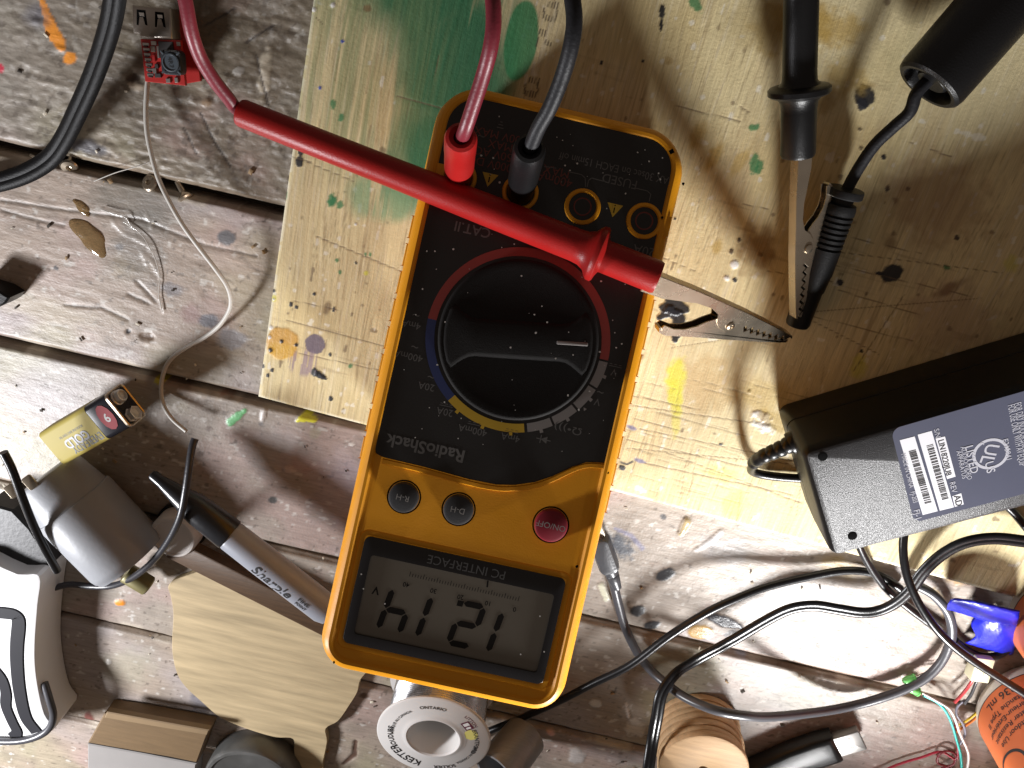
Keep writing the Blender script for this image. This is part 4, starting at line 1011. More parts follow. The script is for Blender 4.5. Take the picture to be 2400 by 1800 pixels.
MB().slab(rrect(.0070, .0068, .001, 4), -.0013, .0010, .0003, 0, Mx @ Matrix.Translation((-.0133, .0002, 0))).build('plug_tip', NICK, usbm)
cord('white_wire', 'thin off white wire snaking from the red circuit board down to the marker', [(347, 185, 5), (344, 215, 6), (342, 260, 7), (344, 305, 8), (352, 350, 9), (370, 415, 11), (398, 475, 13), (430, 530, 14), (468, 582, 14), (505, 630, 13), (531, 668, 11), (541, 700, 9), (537, 728, 7), (515, 762, 5), (480, 790, 3), (440, 812, 2.5), (404, 838, 2), (386, 866, 1.8), (378, 905, 2), (382, 945, 4), (402, 980, 7), (437, 1011, 9)], .00095, mat('white_wire', (.52, .50, .46), .5, var=.1), 0, None, None, 8, 'wire')
cord('stiff_wire', 'black wire leaning over the grey motor from the left edge', [(8, 1060, 48), (28, 1100, 47), (52, 1165, 45), (76, 1225, 42), (102, 1280, 38), (134, 1338, 32)], .0018, CORD, 0, None, None, 8, 'wire')
cord('bent_wire', 'black wire standing bent beside the marker cap and curling round the motor end', [(457, 1028, 26), (450, 1050, 28), (443, 1095, 31), (435, 1150, 33), (424, 1205, 33), (404, 1252, 30), (378, 1292, 26), (345, 1328, 21), (305, 1357, 15), (262, 1373, 9), (215, 1374, 7), (165, 1370, 7), (128, 1378, 8), (100, 1390, 9)], .0016, mat('bent_wire_black', (.030, .030, .036), .35, spec=.5, var=.2, bump=.2, bscale=900), 0, None, None, 8, 'wire')

# ================================================================== USB BOARD
ub = thing('usb_converter_board', 'small red circuit board with a metal USB socket and dark coil', 'circuit board', P(385, 140, 0))
PCB = mat('red_solder_mask', (.42, .025, .022), .35, spec=.5, bump=.1, bscale=600); PCBD = mat('board_dark', (.03, .025, .025), .5)
def pixprism(mb, pts, z0, z1, m=0, bev=.0002):
    o = [P(px, py, z1) for px, py in pts]; o = [(q.x, q.y) for q in o]
    if sum(o[i - 1][0] * o[i][1] - o[i][0] * o[i - 1][1] for i in range(len(o))) < 0: o.reverse()
    mb.prism(o, [(0, z0), (0, z1 - bev), (bev, z1)], m); return mb
pixprism(MB(), [(415, 24), (450, 24), (470, 190), (436, 196)], .0005, .0021).build('lower_board', PCB, ub)
b2 = MB(); ZB = .0075
pixprism(b2, [(329, 91), (423, 94), (435, 201), (340, 191)], ZB - .0015, ZB)
for k in range(7):
    f_ = k / 6; x0, y0 = 333 + 11 * f_, 100 + 72 * f_
    pixprism(b2, [(x0, y0), (x0 + 15, y0 + 1), (x0 + 16, y0 + 7), (x0 + 1, y0 + 6)], ZB, ZB + .0003, 1, .0001)
    pixprism(b2, [(x0 + 3, y0 + 6), (x0 + 12, y0 + 7), (x0 + 12, y0 + 10), (x0 + 3, y0 + 9)], ZB, ZB + .0006, 2, .0001)
for (x0, y0, w, h, m) in ((353, 96, 12, 10, 1), (356, 128, 6, 16, 4), (362, 150, 8, 10, 2), (370, 97, 34, 22, 2), (413, 98, 8, 10, 1), (357, 160, 8, 12, 1), (388, 184, 10, 10, 1), (408, 182, 8, 12, 1), (366, 108, 5, 28, 1), (362, 172, 14, 10, 2), (352, 108, 10, 14, 3)):
    pixprism(b2, [(x0, y0), (x0 + w, y0 + w * .03), (x0 + w + h * .11, y0 + h), (x0 + h * .11, y0 + h)], ZB, ZB + .0007, m, .0001)
b2.build('upper_board', [PCB, mat('solder', (.62, .60, .58), .28, .9), PCBD, mat('board_tan', (.30, .25, .21), .5), mat('red_dip', (.5, .03, .03), .4)], ub)
us = MB(); o = [P(px, py, .0150) for px, py in ((308, 12), (399, 21), (403, 92), (327, 87), (326, 80), (311, 79))]
o = [(q.x, q.y) for q in o]
if sum(o[i - 1][0] * o[i][1] - o[i][0] * o[i - 1][1] for i in range(6)) < 0: o.reverse()
us.prism(o, [(.0004, ZB), (0, ZB + .0004), (0, .0143), (.0003, .0148), (.0008, .0150)], 0)
sock = us.build('usb_socket', mat('socket_steel', (.42, .38, .34), .30, 1.0, var=.15, vscale=200, bump=.2, bscale=900), ub)
for x0, y0 in ((320, 22), (363, 27)):
    pixprism(MB(), [(x0, y0), (x0 + 20, y0 + 2), (x0 + 25, y0 + 38), (x0 + 20, y0 + 36), (x0 + 15, y0 + 18), (x0 + 6, y0 + 17), (x0 + 4, y0 + 37), (x0, y0 + 36)], .0149, .01515, 0, .00005).build('spring_slot', HOLE, sock)
    pixprism(MB(), [(x0 + 5, y0 + 7), (x0 + 17, y0 + 8), (x0 + 18, y0 + 16), (x0 + 7, y0 + 15)], .0151, .0154, 0, .00005).build('spring_tab', mat('bright_tab', (.8, .8, .78), .25, 1.0), sock)
ind = MB(); ic = P(399, 147, .0125); Mi = frame((ic.x, ic.y, ZB), P(424, 150, .01) - P(374, 146, .01), (0, 0, 1))
ind.prism(rrect(.0082, .0088, .0018, 5), [(.0004, 0), (0, .0005), (0, .0040), (.0005, .0045)], 0, Mi)
ind.lathe([(.0033, .0044), (.0033, .0049), (.0029, .0050), (.0027, .0046), (.0, .0046)], 36, 1, Mi, False, False)
for sx in (-1, 1):
    for sy in (-1, 1): ind.box(.0016, .0007, .0044, .0048, .0001, 1, Mi @ Matrix.Translation((sx * .0031, sy * .0034, 0)) @ Matrix.Rotation(sx * sy * .7, 4, 'Z'))
io = ind.build('coil', [mat('coil_dark', (.022, .026, .032), .4), mat('coil_ring', (.07, .085, .10), .3)], ub)
MB().text('4R7', 0, 0, .0017, .00475, -1.45, None, 0, Mi).build('lettering', mat('coil_print', (.008, .008, .01), .5), io, fixn=False)

# ================================================================== NINE VOLT BATTERY
c0, c1, c2, c3 = V3((81, 1025, 26)), V3((152, 1087, 26)), V3((236, 931, 29)), V3((311, 1001, 29))
bx = ((c2 + c3) - (c0 + c1)).normalized(); by = (c0 - c1 + c2 - c3); bz = bx.cross(by).normalized()
if bz.z < 0: bz = -bz
BL_ = ((c2 + c3) / 2 - (c0 + c1) / 2).length; BW_ = ((c0 - c1).length + (c2 - c3).length) / 2
BM = frame((c0 + c1) / 2, bx, bz)
bat = thing('nine_volt_battery', 'gold and black nine volt battery lying between the planks gap and the motor', 'battery', M=BM)
GOLD = mat('gold_foil', (.42, .345, .09), .55, 0.0, spec=.2, var=.08); BCAN = mat('battery_black', (.013, .014, .020), .25, spec=.6)
T_ = .0130; gl = BL_ * .69
sec = rrect(BW_, T_, .0022, 5, 0, -T_ / 2)
ring = lambda x, ins=0: [(x, a, b) for a, b in offset(sec, ins)]
MB().rings([ring(0, .0006), ring(.0005), ring(gl)], 0).build('gold_sleeve', GOLD, bat, local=True)
MB().rings([ring(gl, .0001), ring(BL_ - .0006, .0001), ring(BL_, .0005), ring(BL_ + .0006, .0012), ring(BL_ + .0002, .0016)], 0).build('black_sleeve', BCAN, bat, local=True)
MB().rings([ring(BL_ - .0004, -.0001), ring(BL_ + .0006, -.0001), ring(BL_ + .0009, .0004), ring(BL_ + .0006, .0010)], 0, False, False).build('steel_rim', NICK, bat, local=True)
for sy, kind in ((.27, 0), (-.27, 1)):
    tM = frame((BL_, sy * BW_, -T_ * .40), (0, 1, 0), (1, 0, 0)); n_ = 6 if kind else 28
    MB().lathe([(.0034, 0), (.0034, .0006), (.0029, .0010), (.0029, .0030), (.0034 if kind else .0026, .0036), (.0030 if kind else .0022, .0037), (.0022, .0026), (0, .0024)], n_, 0, tM, False, False).build('terminal', mat('terminal_silver', (.62, .62, .60), .35, .45, var=.1), bat, local=True)
bt = MB(); zt_ = .00012
def btx(t, u_, v_, h, m, w=None, fat=0): bt.text(t, u_, v_, h, zt_, PI, w, m, None, 0, fat)
TXTR = 0
bt.text('EVEREADY', gl * .66, -BW_ * .30, .0036, zt_, PI + .0, gl * .62, 0, None, 0, .012)
bt.text('GOLD', gl * .55, -BW_ * .10, .0042, zt_ + .00003, PI, gl * .48, 1, None, 0, .03)
bt.text('ALKALINE BATTERY 9V', gl * .55, BW_ * .14, .0012, zt_, PI, gl * .5, 0)
bt.poly([(BL_ * .86 + .0038 * math.cos(k * .524), .0002 + .0062 * math.sin(k * .524)) for k in range(12)], zt_, 2)
bt.text('9', BL_ * .86, .0, .0040, zt_ + .00005, PI, None, 3, None, 0, .02)
bt.build('lettering', [PK, mat('battery_grey_print', (.085, .085, .11), .4), mat('battery_red', (.20, .010, .016), .6, spec=.2), PRW], bat, local=True, fixn=False)

# ================================================================== GEAR MOTOR
mo = thing('gear_motor', 'grey painted gear motor with steel tabs lying on its side at the left edge', 'motor', P(200, 1240, 0))
GRY = mat('grey_enamel', (.29, .30, .32), .42, spec=.45, var=.08, bump=.15, bscale=500)
ma, mb2 = V3((172, 1175, 19)), V3((305, 1312, 19)); mx = (mb2 - ma).normalized(); ML = (mb2 - ma).length
MB().rod(ma, mb2, [(.0150, 0), (.0183, .0004), (.0187, .0012), (.0187, ML - .004), (.0182, ML - .0016), (.0176, ML - .0008), (.0172, ML + .0006), (.0130, ML + .001), (0, ML + .001)], 56).build('housing', GRY, mo)
gm = MB().rod(ma - mx * .0175, ma + mx * .0005, [(0, 0), (.0130, 0), (.0148, .0006), (.0155, .002), (.0172, .0165), (.0176, .0178)], 48, 0)
gm.build('gearbox', GRY, mo)
for px, py, zz_ in ((72, 1130, 33), (30, 1150, 28)):
    MB().slab(rrect(.0065, .0045, .001, 4), 0, .0012, .0003, 0, frame(V3((px, py, zz_)), mx, (.2, .4, .9))).build('terminal_tab', NICK, mo)
plb = MB(); pixprism(plb, [(-30, 1180), (28, 1196), (70, 1240), (122, 1322), (96, 1344), (40, 1340), (-30, 1352)], .002, .016, 0, .001)
plb.build('mounting_bracket', mat('bracket_black', (.010, .010, .011), .5, bump=.3, bscale=500), mo)
ear = MB(); pixprism(ear, [(-10, 1340), (40, 1330), (62, 1332), (74, 1346), (60, 1362), (30, 1366), (-10, 1356)], .014, .0175, 0, .0006)
ear.build('bracket_ear', mat('zinc', (.45, .45, .47), .35, .8), mo)
pixprism(MB(), [(23, 1346), (34, 1341), (46, 1346), (44, 1355), (30, 1357)], .0174, .0177, 0, .0001).build('bolt_hole', HOLE, mo)
MB().lathe([(0, 0), (.0034, .0002), (.0036, .0016), (.0030, .0028), (0, .0030)], 20, 0, Matrix.Translation(V3((92, 1352, 14)))).build('bolt_head', mat('bright_bolt', (.75, .73, .70), .25, 1.0), mo)

MB().rod(V3((296, 1342, 11)), V3((356, 1378, 9)), [(.0046, 0), (.0050, .0006), (.0050, .0125), (.0042, .0132), (0, .0132)], 28).build('shaft_bush', mat('olive_brass', (.19, .165, .07), .45, .3, var=.3, vscale=90), mo)
# ================================================================== SMALL JAR, MARKER, STICK, CUT-OUT
jr = thing('small_jar', 'small white round cap with a black rim under the marker', 'cap', P(402, 1245, 0))
jc = P(402, 1262, .014); JM = Matrix.Translation((jc.x, jc.y, 0))
MB().lathe([(.0118, .0), (.0126, .0006), (.0126, .0028), (.0118, .0032)], 40, 0, JM).build('rim', BLKP, jr)
MB().lathe([(.0108, .0032), (.0113, .0040), (.0113, .0125), (.0106, .0136), (.0095, .0138), (.0090, .0132), (0, .0132)], 40, 0, JM, False, False).build('shell', mat('cap_white', (.62, .58, .55), .4), jr)

cut = MB()
co_ = [(395, 1372), (430, 1352), (520, 1340), (700, 1420), (800, 1480), (880, 1540), (846, 1592), (838, 1622), (820, 1652), (793, 1690), (764, 1708), (767, 1738), (757, 1788), (750, 1830), (715, 1830), (690, 1770), (687, 1733), (648, 1729), (606, 1718), (560, 1702), (514, 1681), (475, 1648), (434, 1610), (415, 1580), (405, 1540), (403, 1500), (406, 1440), (400, 1400)]
CUTM = mat('pale_ply', (.44, .345, .205), .62, spec=.3, var=.65, vscale=26, stretch=(.7, 8, 1), bump=.3, bscale=160)
o = [P(px, py, .0045) for px, py in co_]; o = smooth_closed([(q.x, q.y) for q in o], 4)
if sum(o[i - 1][0] * o[i][1] - o[i][0] * o[i - 1][1] for i in range(len(o))) < 0: o.reverse()
cut.prism(o, [(.0003, .0005), (0, .0008), (0, .0042), (.0003, .0045)], 0)
tag(cut.build('wooden_cutout', CUTM), 'flat pale wooden cutout with wavy outline lying below the brown stick', 'wooden cutout')

stk = MB(); s0, s1_ = P(395, 1285, .012), P(800, 1490, .012); sd = (s1_ - s0).normalized()
stk.slab(rrect((s1_ - s0).length, .0118, .0012, 3), 0, .0068, .0006, 0, frame(((s0 + s1_) / 2).xy.to_3d() + Vector((0, 0, .0050)), sd, (0, 0, 1)))
tag(stk.build('wooden_stick', mat('walnut_stain', (.085, .048, .025), .5, spec=.4, var=.55, vscale=30, stretch=(2, 26, 10), bump=.35, bscale=120)), 'dark brown wooden stick lying beside the marker under the meter end', 'wooden stick')

mk = thing('marker_pen', 'grey permanent marker with black cap lying towards the meter corner', 'marker', P(560, 1270, 0))
m0, m1 = V3((354, 1110, 22)), V3((775, 1437, 26)); mx = (m1 - m0).normalized(); MLn = (m1 - m0).length
split = (P(541, 1252, .024) - m0).dot(mx)
MB().rod(m0, m1, [(.0012, 0), (.0020, .0003), (.0024, .0012), (.0028, .006), (.0052, split * .40), (.0066, split * .52), (.0069, split * .60), (.0075, split - .0006), (.0073, split), (.0062, split)], 40).build('cap', mat('marker_cap', (.014, .015, .018), .28, spec=.55, bump=.15, bscale=500), mk)
barrel = MB().rod(m0, m1, [(.0060, split - .002), (.0068, split), (.0071, split + .001), (.0073, split + .02), (.0072, MLn - .004), (.0060, MLn)], 40).build('barrel', mat('marker_grey', (.30, .315, .36), .36, spec=.5), mk)
# lettering wrapped on the barrel
mf = frame(m0, mx, Vector((0, 0, 1)) - mx * mx.z); txm = MB()
def wrapm(x, y, z):
    a = y / .00735
    return mf @ Vector((x, .00742 * math.sin(a), .00742 * math.cos(a)))
txm.text('Sharpie', (P(655, 1345, .031) - m0).dot(mx), -.0006, .0050, 0, 0, .0215, 0, None, .25, .016, wrapm)
xx = (P(725, 1398, .031) - m0).dot(mx)
txm.text('FINE', xx, .0012, .0016, 0, 0, .006, 0, None, 0, .03, wrapm); txm.text('POINT', xx, -.0016, .0016, 0, 0, .006, 0, None, 0, .03, wrapm)
txm.build('lettering', PK, barrel, fixn=False)

# ================================================================== WHITE HOUSING (left edge)
wh = thing('white_housing', 'white plastic housing with dark curved outline at the lower left edge', 'plastic housing', P(20, 1540, 0))
ZW = .024
wo = [(-110, 1330), (40, 1346), (92, 1352), (88, 1420), (82, 1500), (82, 1560), (90, 1620), (104, 1676), (124, 1712), (70, 1730), (-110, 1742)]
wb = MB(); o = [P(px, py, ZW) for px, py in wo]; o = smooth_closed([(q.x, q.y) for q in o], 4)
if sum(o[i - 1][0] * o[i][1] - o[i][0] * o[i - 1][1] for i in range(len(o))) < 0: o.reverse()
wb.prism(o, [(.0008, .0005), (.0002, .002), (0, ZW - .0018), (.0005, ZW - .0005), (.0016, ZW)], 0)
wb.build('shell', mat('white_plastic', (.74, .74, .74), .35, spec=.5, var=.03), wh)
def band(pts, w, z, m, name):
    mbb = MB(); path = smooth_path([P(px, py, z) for px, py in pts], 6)
    mbb.sweep(path, [(-w, -.0004), (-w * .8, .0004), (w * .8, .0004), (w, -.0004)], Vector((0, 0, 1)))
    mbb.build(name, m, wh)
STR = mat('grey_stripe', (.018, .018, .022), .6, spec=.2)
band([(-40, 1434), (10, 1437), (38, 1443), (44, 1462), (40, 1510), (40, 1560), (46, 1620), (60, 1680), (86, 1716)], .0040, ZW + .0002, STR, 'stripe')
band([(-20, 1560), (4, 1590), (14, 1625), (14, 1655), (28, 1690), (40, 1716), (30, 1728)], .0034, ZW + .0002, STR, 'stripe')
MB().tube(smooth_path([V3(p) for p in ((104, 1600, 20), (116, 1640, 22), (125, 1676, 23), (116, 1706, 24), (88, 1726, 25), (40, 1737, 26), (-40, 1736, 26))], 6), .0019, 12).build('edge_cable', GREYC, wh)

# ================================================================== BLOCK, TIN, SPOOLS
bk = thing('wooden_block', 'grooved brown wooden block with pale side at the bottom edge', 'wooden block', P(345, 1740, 0))
pixprism(MB(), [(243, 1674), (300, 1682), (489, 1716), (462, 1789), (400, 1776), (205, 1742)], .001, .012, 0, .0008).build('body', mat('block_wood', (.15, .095, .045), .6, var=.3, vscale=30, stretch=(2, 20, 5), bump=.3, bscale=160), bk)
pixprism(MB(), [(250, 1669), (360, 1689), (490, 1712), (486, 1724), (360, 1703), (244, 1683)], .0115, .0150, 0, .0005).build('rail', mat('block_rail', (.22, .15, .08), .6, var=.25, vscale=40), bk)
pixprism(MB(), [(205, 1744), (330, 1766), (460, 1791), (452, 1850), (205, 1850)], .0005, .010, 0, .0006).build('pale_side', mat('paper_pale', (.27, .255, .245), .7, var=.15, vscale=40), bk)
tn = MB(); tcx = P(585, 1845, .016)
tn.lathe([(.0255, .0005), (.0262, .0015), (.0262, .0140), (.0250, .0156), (.0235, .0160), (.0225, .0150), (.012, .0146), (0, .0146)], 64, 0, Matrix.Translation((tcx.x, tcx.y, 0)), False, False)
tag(tn.build('tin_lid', mat('dull_tin', (.12, .12, .115), .38, .5, var=.45, vscale=45, bump=.15, bscale=60, rvar=.15)), 'dull grey round tin lid at the bottom edge beside the wooden cutout', 'tin lid')

sp = thing('solder_spool', 'white solder spool with printed rim standing under the meter end', 'solder spool', P(1040, 1640, 0))
ZS = .036; sc_ = P(1013, 1712, ZS); SMt = Matrix.Translation((sc_.x, sc_.y, 0)) @ Matrix.Rotation(math.radians(7), 4, 'X') @ Matrix.Rotation(math.radians(2), 4, 'Y')
SR = .0277; WPL = mat('spool_white', (.66, .64, .62), .38, spec=.5, var=.04)
MB().lathe([(.0125, ZS - .0020), (SR - .001, ZS - .0020), (SR, ZS - .0014), (SR, ZS - .0006), (SR - .0008, ZS), (.0160, ZS - .0002), (.0146, ZS + .0006), (.0132, ZS + .0009), (.0124, ZS + .0003), (.0117, ZS - .004), (.0115, .002), (0, .002)], 72, 0, SMt, False, False).build('top_flange', WPL, sp)
MB().lathe([(.010, .0022), (SR, .0022), (SR, .0042), (.012, .0042)], 64, 0, SMt, False, False).build('bottom_flange', WPL, sp)
co = MB(); pr = []; z_ = .0044
while z_ < ZS - .0030:
    pr += [(.0232, z_), (.0238, z_ + .0003), (.0240, z_ + .0006), (.0238, z_ + .0009)]; z_ += .00125
co.lathe(pr, 72, 0, SMt, False, False).build('solder_coil', mat('solder_wire', (.62, .62, .64), .25, 1.0, var=.25, vscale=120, rvar=.12), sp)
sl = MB(); za = ZS + .00005; ra = .0212
def img_ang(px, py):
    q = P(px, py, ZS) - sc_; return math.atan2(q.y, q.x)
for t, px, py, h, m, r, inw in (('ONTARIO', 1014, 1662, .0020, 0, ra, 0), ('LITTON', 1098, 1672, .0018, 1, ra + .002, 0), ('KESTER', 945, 1760, .0040, 0, ra + .0008, 0), ('SOLDER', 1035, 1785, .0022, 0, ra + .0012, 0), ('SOUDURE', 921, 1710, .0024, 0, ra, 0), ('FABRIQUE AU CANADA', 950, 1678, .0014, 0, ra - .001, 0), ('BRANTFORD', 1108, 1725, .0022, 0, ra, 0), ('MADE IN CANADA', 1090, 1762, .0014, 0, ra, 0)):
    sl.arctext(t, r, img_ang(px, py), h, za, m, SMt, False, .012)
q = P(1076, 1688, ZS) - sc_; th = math.atan2(q.y, q.x); Mq = SMt @ Matrix.Translation((.0195 * math.cos(th), .0195 * math.sin(th), za)) @ Matrix.Rotation(th - PI / 2, 4, 'Z')
sl.poly([(-.0028, -.0022), (.0028, -.0022), (.0028, .0022), (-.0028, .0022)], .00002, 1, Mq); sl.poly([(-.0020, -.0015), (.0000, -.0015), (.0000, .0015), (-.0020, .0015)], .00006, 2, Mq); sl.poly([(.0008, -.0015), (.0021, -.0015), (.0021, .0010), (.0008, .0010)], .00006, 2, Mq)
q = P(1102, 1706, ZS) - sc_; sl.add([(q.x + .0034 * math.cos(k * .7), q.y + .0034 * math.sin(k * .7) * 1.1, ZS - .00001) for k in range(9)], [tuple(range(9))], 3, SMt)
sl.build('lettering', [PK, mat('spool_maroon', (.09, .012, .03), .5), WPL, mat('flux_stain', (.60, .54, .16), .4)], sp, fixn=False)

tb = thing('metal_tube', 'short grey metal tube with a dark mouth beside the solder spool', 'tube', P(1200, 1770, 0))
t0 = V3((1235, 1720, 8)); t1 = V3((1178, 1790, 26))
MB().rod(t0, t1, [(.0090, 0), (.0112, .001), (.0116, .010), (.0120, .026), (.0118, .0275), (.0104, .0275), (.0100, .020), (.0095, .010), (0, .009)], 40, 0, True, False).build('tube', mat('tube_grey', (.22, .22, .225), .45, .4, bump=.5, bscale=260, stretch=(1, 1, 6)), tb)

ws = MB(); wc = P(1648, 1806, .029); WMt = Matrix.Translation((wc.x, wc.y, 0)); pr = [(.0205, .0004)]
for k in range(7):
    z_ = .0008 + k * .0040; r = .0219 - .0004 * (k % 3); pr += [(r - .0014, z_ - .0001), (r - .0003, z_ + .0002), (r, z_ + .0006), (r, z_ + .0031), (r - .0003, z_ + .0036), (r - .0014, z_ + .0038)]
pr += [(.0216, .0286), (.0208, .0290), (.0030, .0290), (.0024, .0286), (.0024, .022), (0, .022)]
ws.lathe(pr, 72, 0, WMt, False, False)
tag(ws.build('wooden_disc', mat('disc_wood', (.50, .33, .18), .6, spec=.3, var=.38, vscale=34, stretch=(1.2, 9, 2), bump=.4, bscale=150)), 'round stack of turned wooden discs with a centre hole, by the flat cord', 'wooden disc')

ud = thing('usb_plug_cable', 'black USB plug cable with steel shell lying in shade near the bottom edge', 'cable', P(1900, 1750, 0))
u0, u1 = V3((1960, 1745, 6)), V3((1790, 1795, 6)); uf = frame(u0, u1 - u0, (0, 0, 1)); ULn = (u1 - u0).length
MB().prism([(0, -.0085), (.010, -.0090), (.024, -.0080), (.040, -.0052), (.050, -.004), (.050, .004), (.040, .0052), (.024, .0080), (.010, .0090), (0, .0085)], [(.0014, -.005), (0, -.0035), (0, .0025), (.0012, .0042), (.0030, .0048)], 0, uf).build('plug_body', SH, ud)
shl = MB().slab(rrect(.0135, .0128, .0008, 4), -.0024, .0024, .0004, 0, uf @ Matrix.Translation((-.0062, 0, 0))).build('plug_shell', mat('shell_steel', (.22, .21, .20), .35, 1.0, var=.1), ud)
for sy in (-.003, .003): MB().slab(rrect(.0024, .0022, .0003, 3), .0022, .00255, .0001, 0, uf @ Matrix.Translation((-.0065, sy, 0))).build('shell_window', mat('shell_pale', (.62, .60, .56), .5), shl)
MB().tube(smooth_path([uf @ Vector((.048, 0, 0)), uf @ Vector((.058, -.001, 0)), uf @ Vector((.080, -.008, 0))], 6), .0026, 12).build('cord', SH, ud)

# ================================================================== BOTTLES
PLW = mat('bottle_white', (.60, .55, .48), .38, spec=.5, var=.05, sss=.1); LBO = mat('bottle_orange', (.62, .15, .045), .5, var=.06); OLV = mat('bottle_olive', (.20, .185, .15), .5, var=.3, vscale=60)
def bottle(cx, cy, label, full):
    t = thing('paint_bottle', label, 'bottle', (cx, cy, 0), group='white paint bottles with orange labels at the right edge')
    M = Matrix.Translation((cx, cy, 0)); R = .028
    MB().lathe([(0, .001), (R - .004, .0004), (R - .0015, .0010), (R - .0003, .0028), (R, .0050), (R, .078), (R - .003, .088), (R - .011, .096), (.0115, .099), (.0115, .101)], 72, 0, M, False, True).build('body', PLW, t)
    MB().lathe([(R + .0001, .0078), (R + .00025, .0078), (R + .00025, .074), (R + .0001, .074)], 96, 0, M, False, False).build('label', LBO, t)
    lb_ = t.children[-1] if False else [o for o in COL.objects if o.parent == t][-1]
    MB().lathe([(.0125, .099), (.0135, .100), (.0135, .120), (.0128, .1212), (0, .1215)], 40, 0, M, False, False).build('cap', SH, t)
    w = MB()
    def wrap(th0):
        def f(x, y, z):
            a = th0 + x / R
            return (cx + (R + .00045) * math.cos(a), cy + (R + .00045) * math.sin(a), y)
        return f
    th = math.atan2(0 - cy, 0 - cx) + (.60 if full else .1)
    f = wrap(th); x0 = -.010
    rows = (('236 mL', .0128, .0040, None), ('\u00c9tanche Type II', .0186, .0027, None), ('Int\u00e9rieur-Ext\u00e9rieur', .0228, .0027, None), ('Water Resistant', .0270, .0027, None), ('Outdoor Use', .0312, .0027, None)) if full else (('Outdoor Use', .020, .003, None),)
    for tx_, z_, h, wd in rows:
        w.text(tx_, (-.004 if full else 0) + (-.002 if tx_.startswith('236') else .0), z_, h, 0, 0, wd, 0, None, 0, .006, f)
    n = 48
    el = lambda rx, rz, k: f(.012 + rx * math.cos(k * 2 * PI / n), .044 + rz * math.sin(k * 2 * PI / n), 0)
    w.add([el(.015, .010, k) for k in range(n)] + [el(.0135, .0088, k) for k in range(n)], [(k, (k + 1) % n, n + (k + 1) % n, n + k) for k in range(n)], 0)
    for z_ in (.0078, .0740):
        w.add([(cx + (R + .0003) * math.cos(k * 2 * PI / 96), cy + (R + .0003) * math.sin(k * 2 * PI / 96), z_ + dz) for dz in (-.0003, .0002) for k in range(96)], [(k, (k + 1) % 96, 96 + (k + 1) % 96, 96 + k) for k in range(96)], 0)
    w.build('lettering', PK, lb_, fixn=False)
bottle(.2833, -.2463, 'white paint bottle with orange label reading 236 mL at the lower right corner', True)
bottle(.2735, -.1898, 'white paint bottle with orange label standing right behind the blue tape', False)

# ================================================================== BLUE TAPE, LEDS, CONNECTOR
tpb = MB()
rows = [[(2218, 1428, 10), (2262, 1441, 12), (2318, 1458, 13), (2382, 1470, 13)],
        [(2224, 1412, 17), (2275, 1420, 19), (2330, 1436, 20), (2386, 1449, 19)],
        [(2238, 1401, 17), (2290, 1408, 19), (2340, 1420, 20), (2390, 1432, 19)],
        [(2262, 1410, 9), (2300, 1418, 12), (2345, 1428, 14), (2389, 1436, 14)],
        [(2288, 1434, 8), (2316, 1440, 12), (2350, 1448, 14), (2385, 1462, 13)],
        [(2276, 1462, 7), (2308, 1470, 11), (2345, 1480, 13), (2381, 1486, 11)],
        [(2286, 1490, 6), (2312, 1502, 8), (2344, 1508, 9), (2378, 1512, 7)],
        [(2262, 1506, 3), (2300, 1518, 4), (2338, 1528, 4), (2374, 1535, 3)]]
cols = [smooth_path([V3(r[j]) for r in rows], 6) for j in range(4)]
grid = [smooth_path([cols[j][i] for j in range(4)], 6) for i in range(len(cols[0]))]
nr, nc = len(grid), len(grid[0])
tpb.add([tuple(p + Vector((0, 0, .0002 * math.sin(i * 1.3 + j * 2.1)))) for i, r in enumerate(grid) for j, p in enumerate(r)], [(i * nc + j, i * nc + j + 1, (i + 1) * nc + j + 1, (i + 1) * nc + j) for i in range(nr - 1) for j in range(nc - 1)])
to = tpb.build('blue_tape', mat('blue_tape', (.006, .010, .32), .32, spec=.55, var=.12, bump=.35, bscale=260), fixn=False)
sm = to.modifiers.new('thickness', 'SOLIDIFY'); sm.thickness = .00025
tag(to, 'curled strip of shiny blue tape between the cords and the bottles', 'tape')

GRN = mat('green_led', (.22, .72, .20), .18, trans=.4, coat=.3)
def led(px, py, z, d, label):
    t = thing('green_led', label, 'LED', P(px, py, 0), group='green LEDs by the grey cable')
    a = V3((px, py, z)); b = a + Vector(d) * .0068
    MB().rod(a, b, [(0, 0), (.0022, 0), (.0022, .0008), (.0019, .0009), (.0019, .0042), (.0015, .0056), (.0008, .0063), (0, .0065)], 20).build('lens', GRN, t)
    for k in (-1, 1):
        o = Vector((-d[1], d[0], 0)).normalized() * .0009 * k
        MB().tube([a + o - Vector(d) * .0002, a + o - Vector(d) * .010 + Vector((0, 0, -.001))], .00028, 6).build('leg', NICK, t)
led(2146, 1588, 4, (-.8, -.6, .05), 'pale green LED lying farther up against the grey cable')
led(2152, 1622, 5, (-.97, .22, .05), 'deeper green LED nearest the coloured wires')

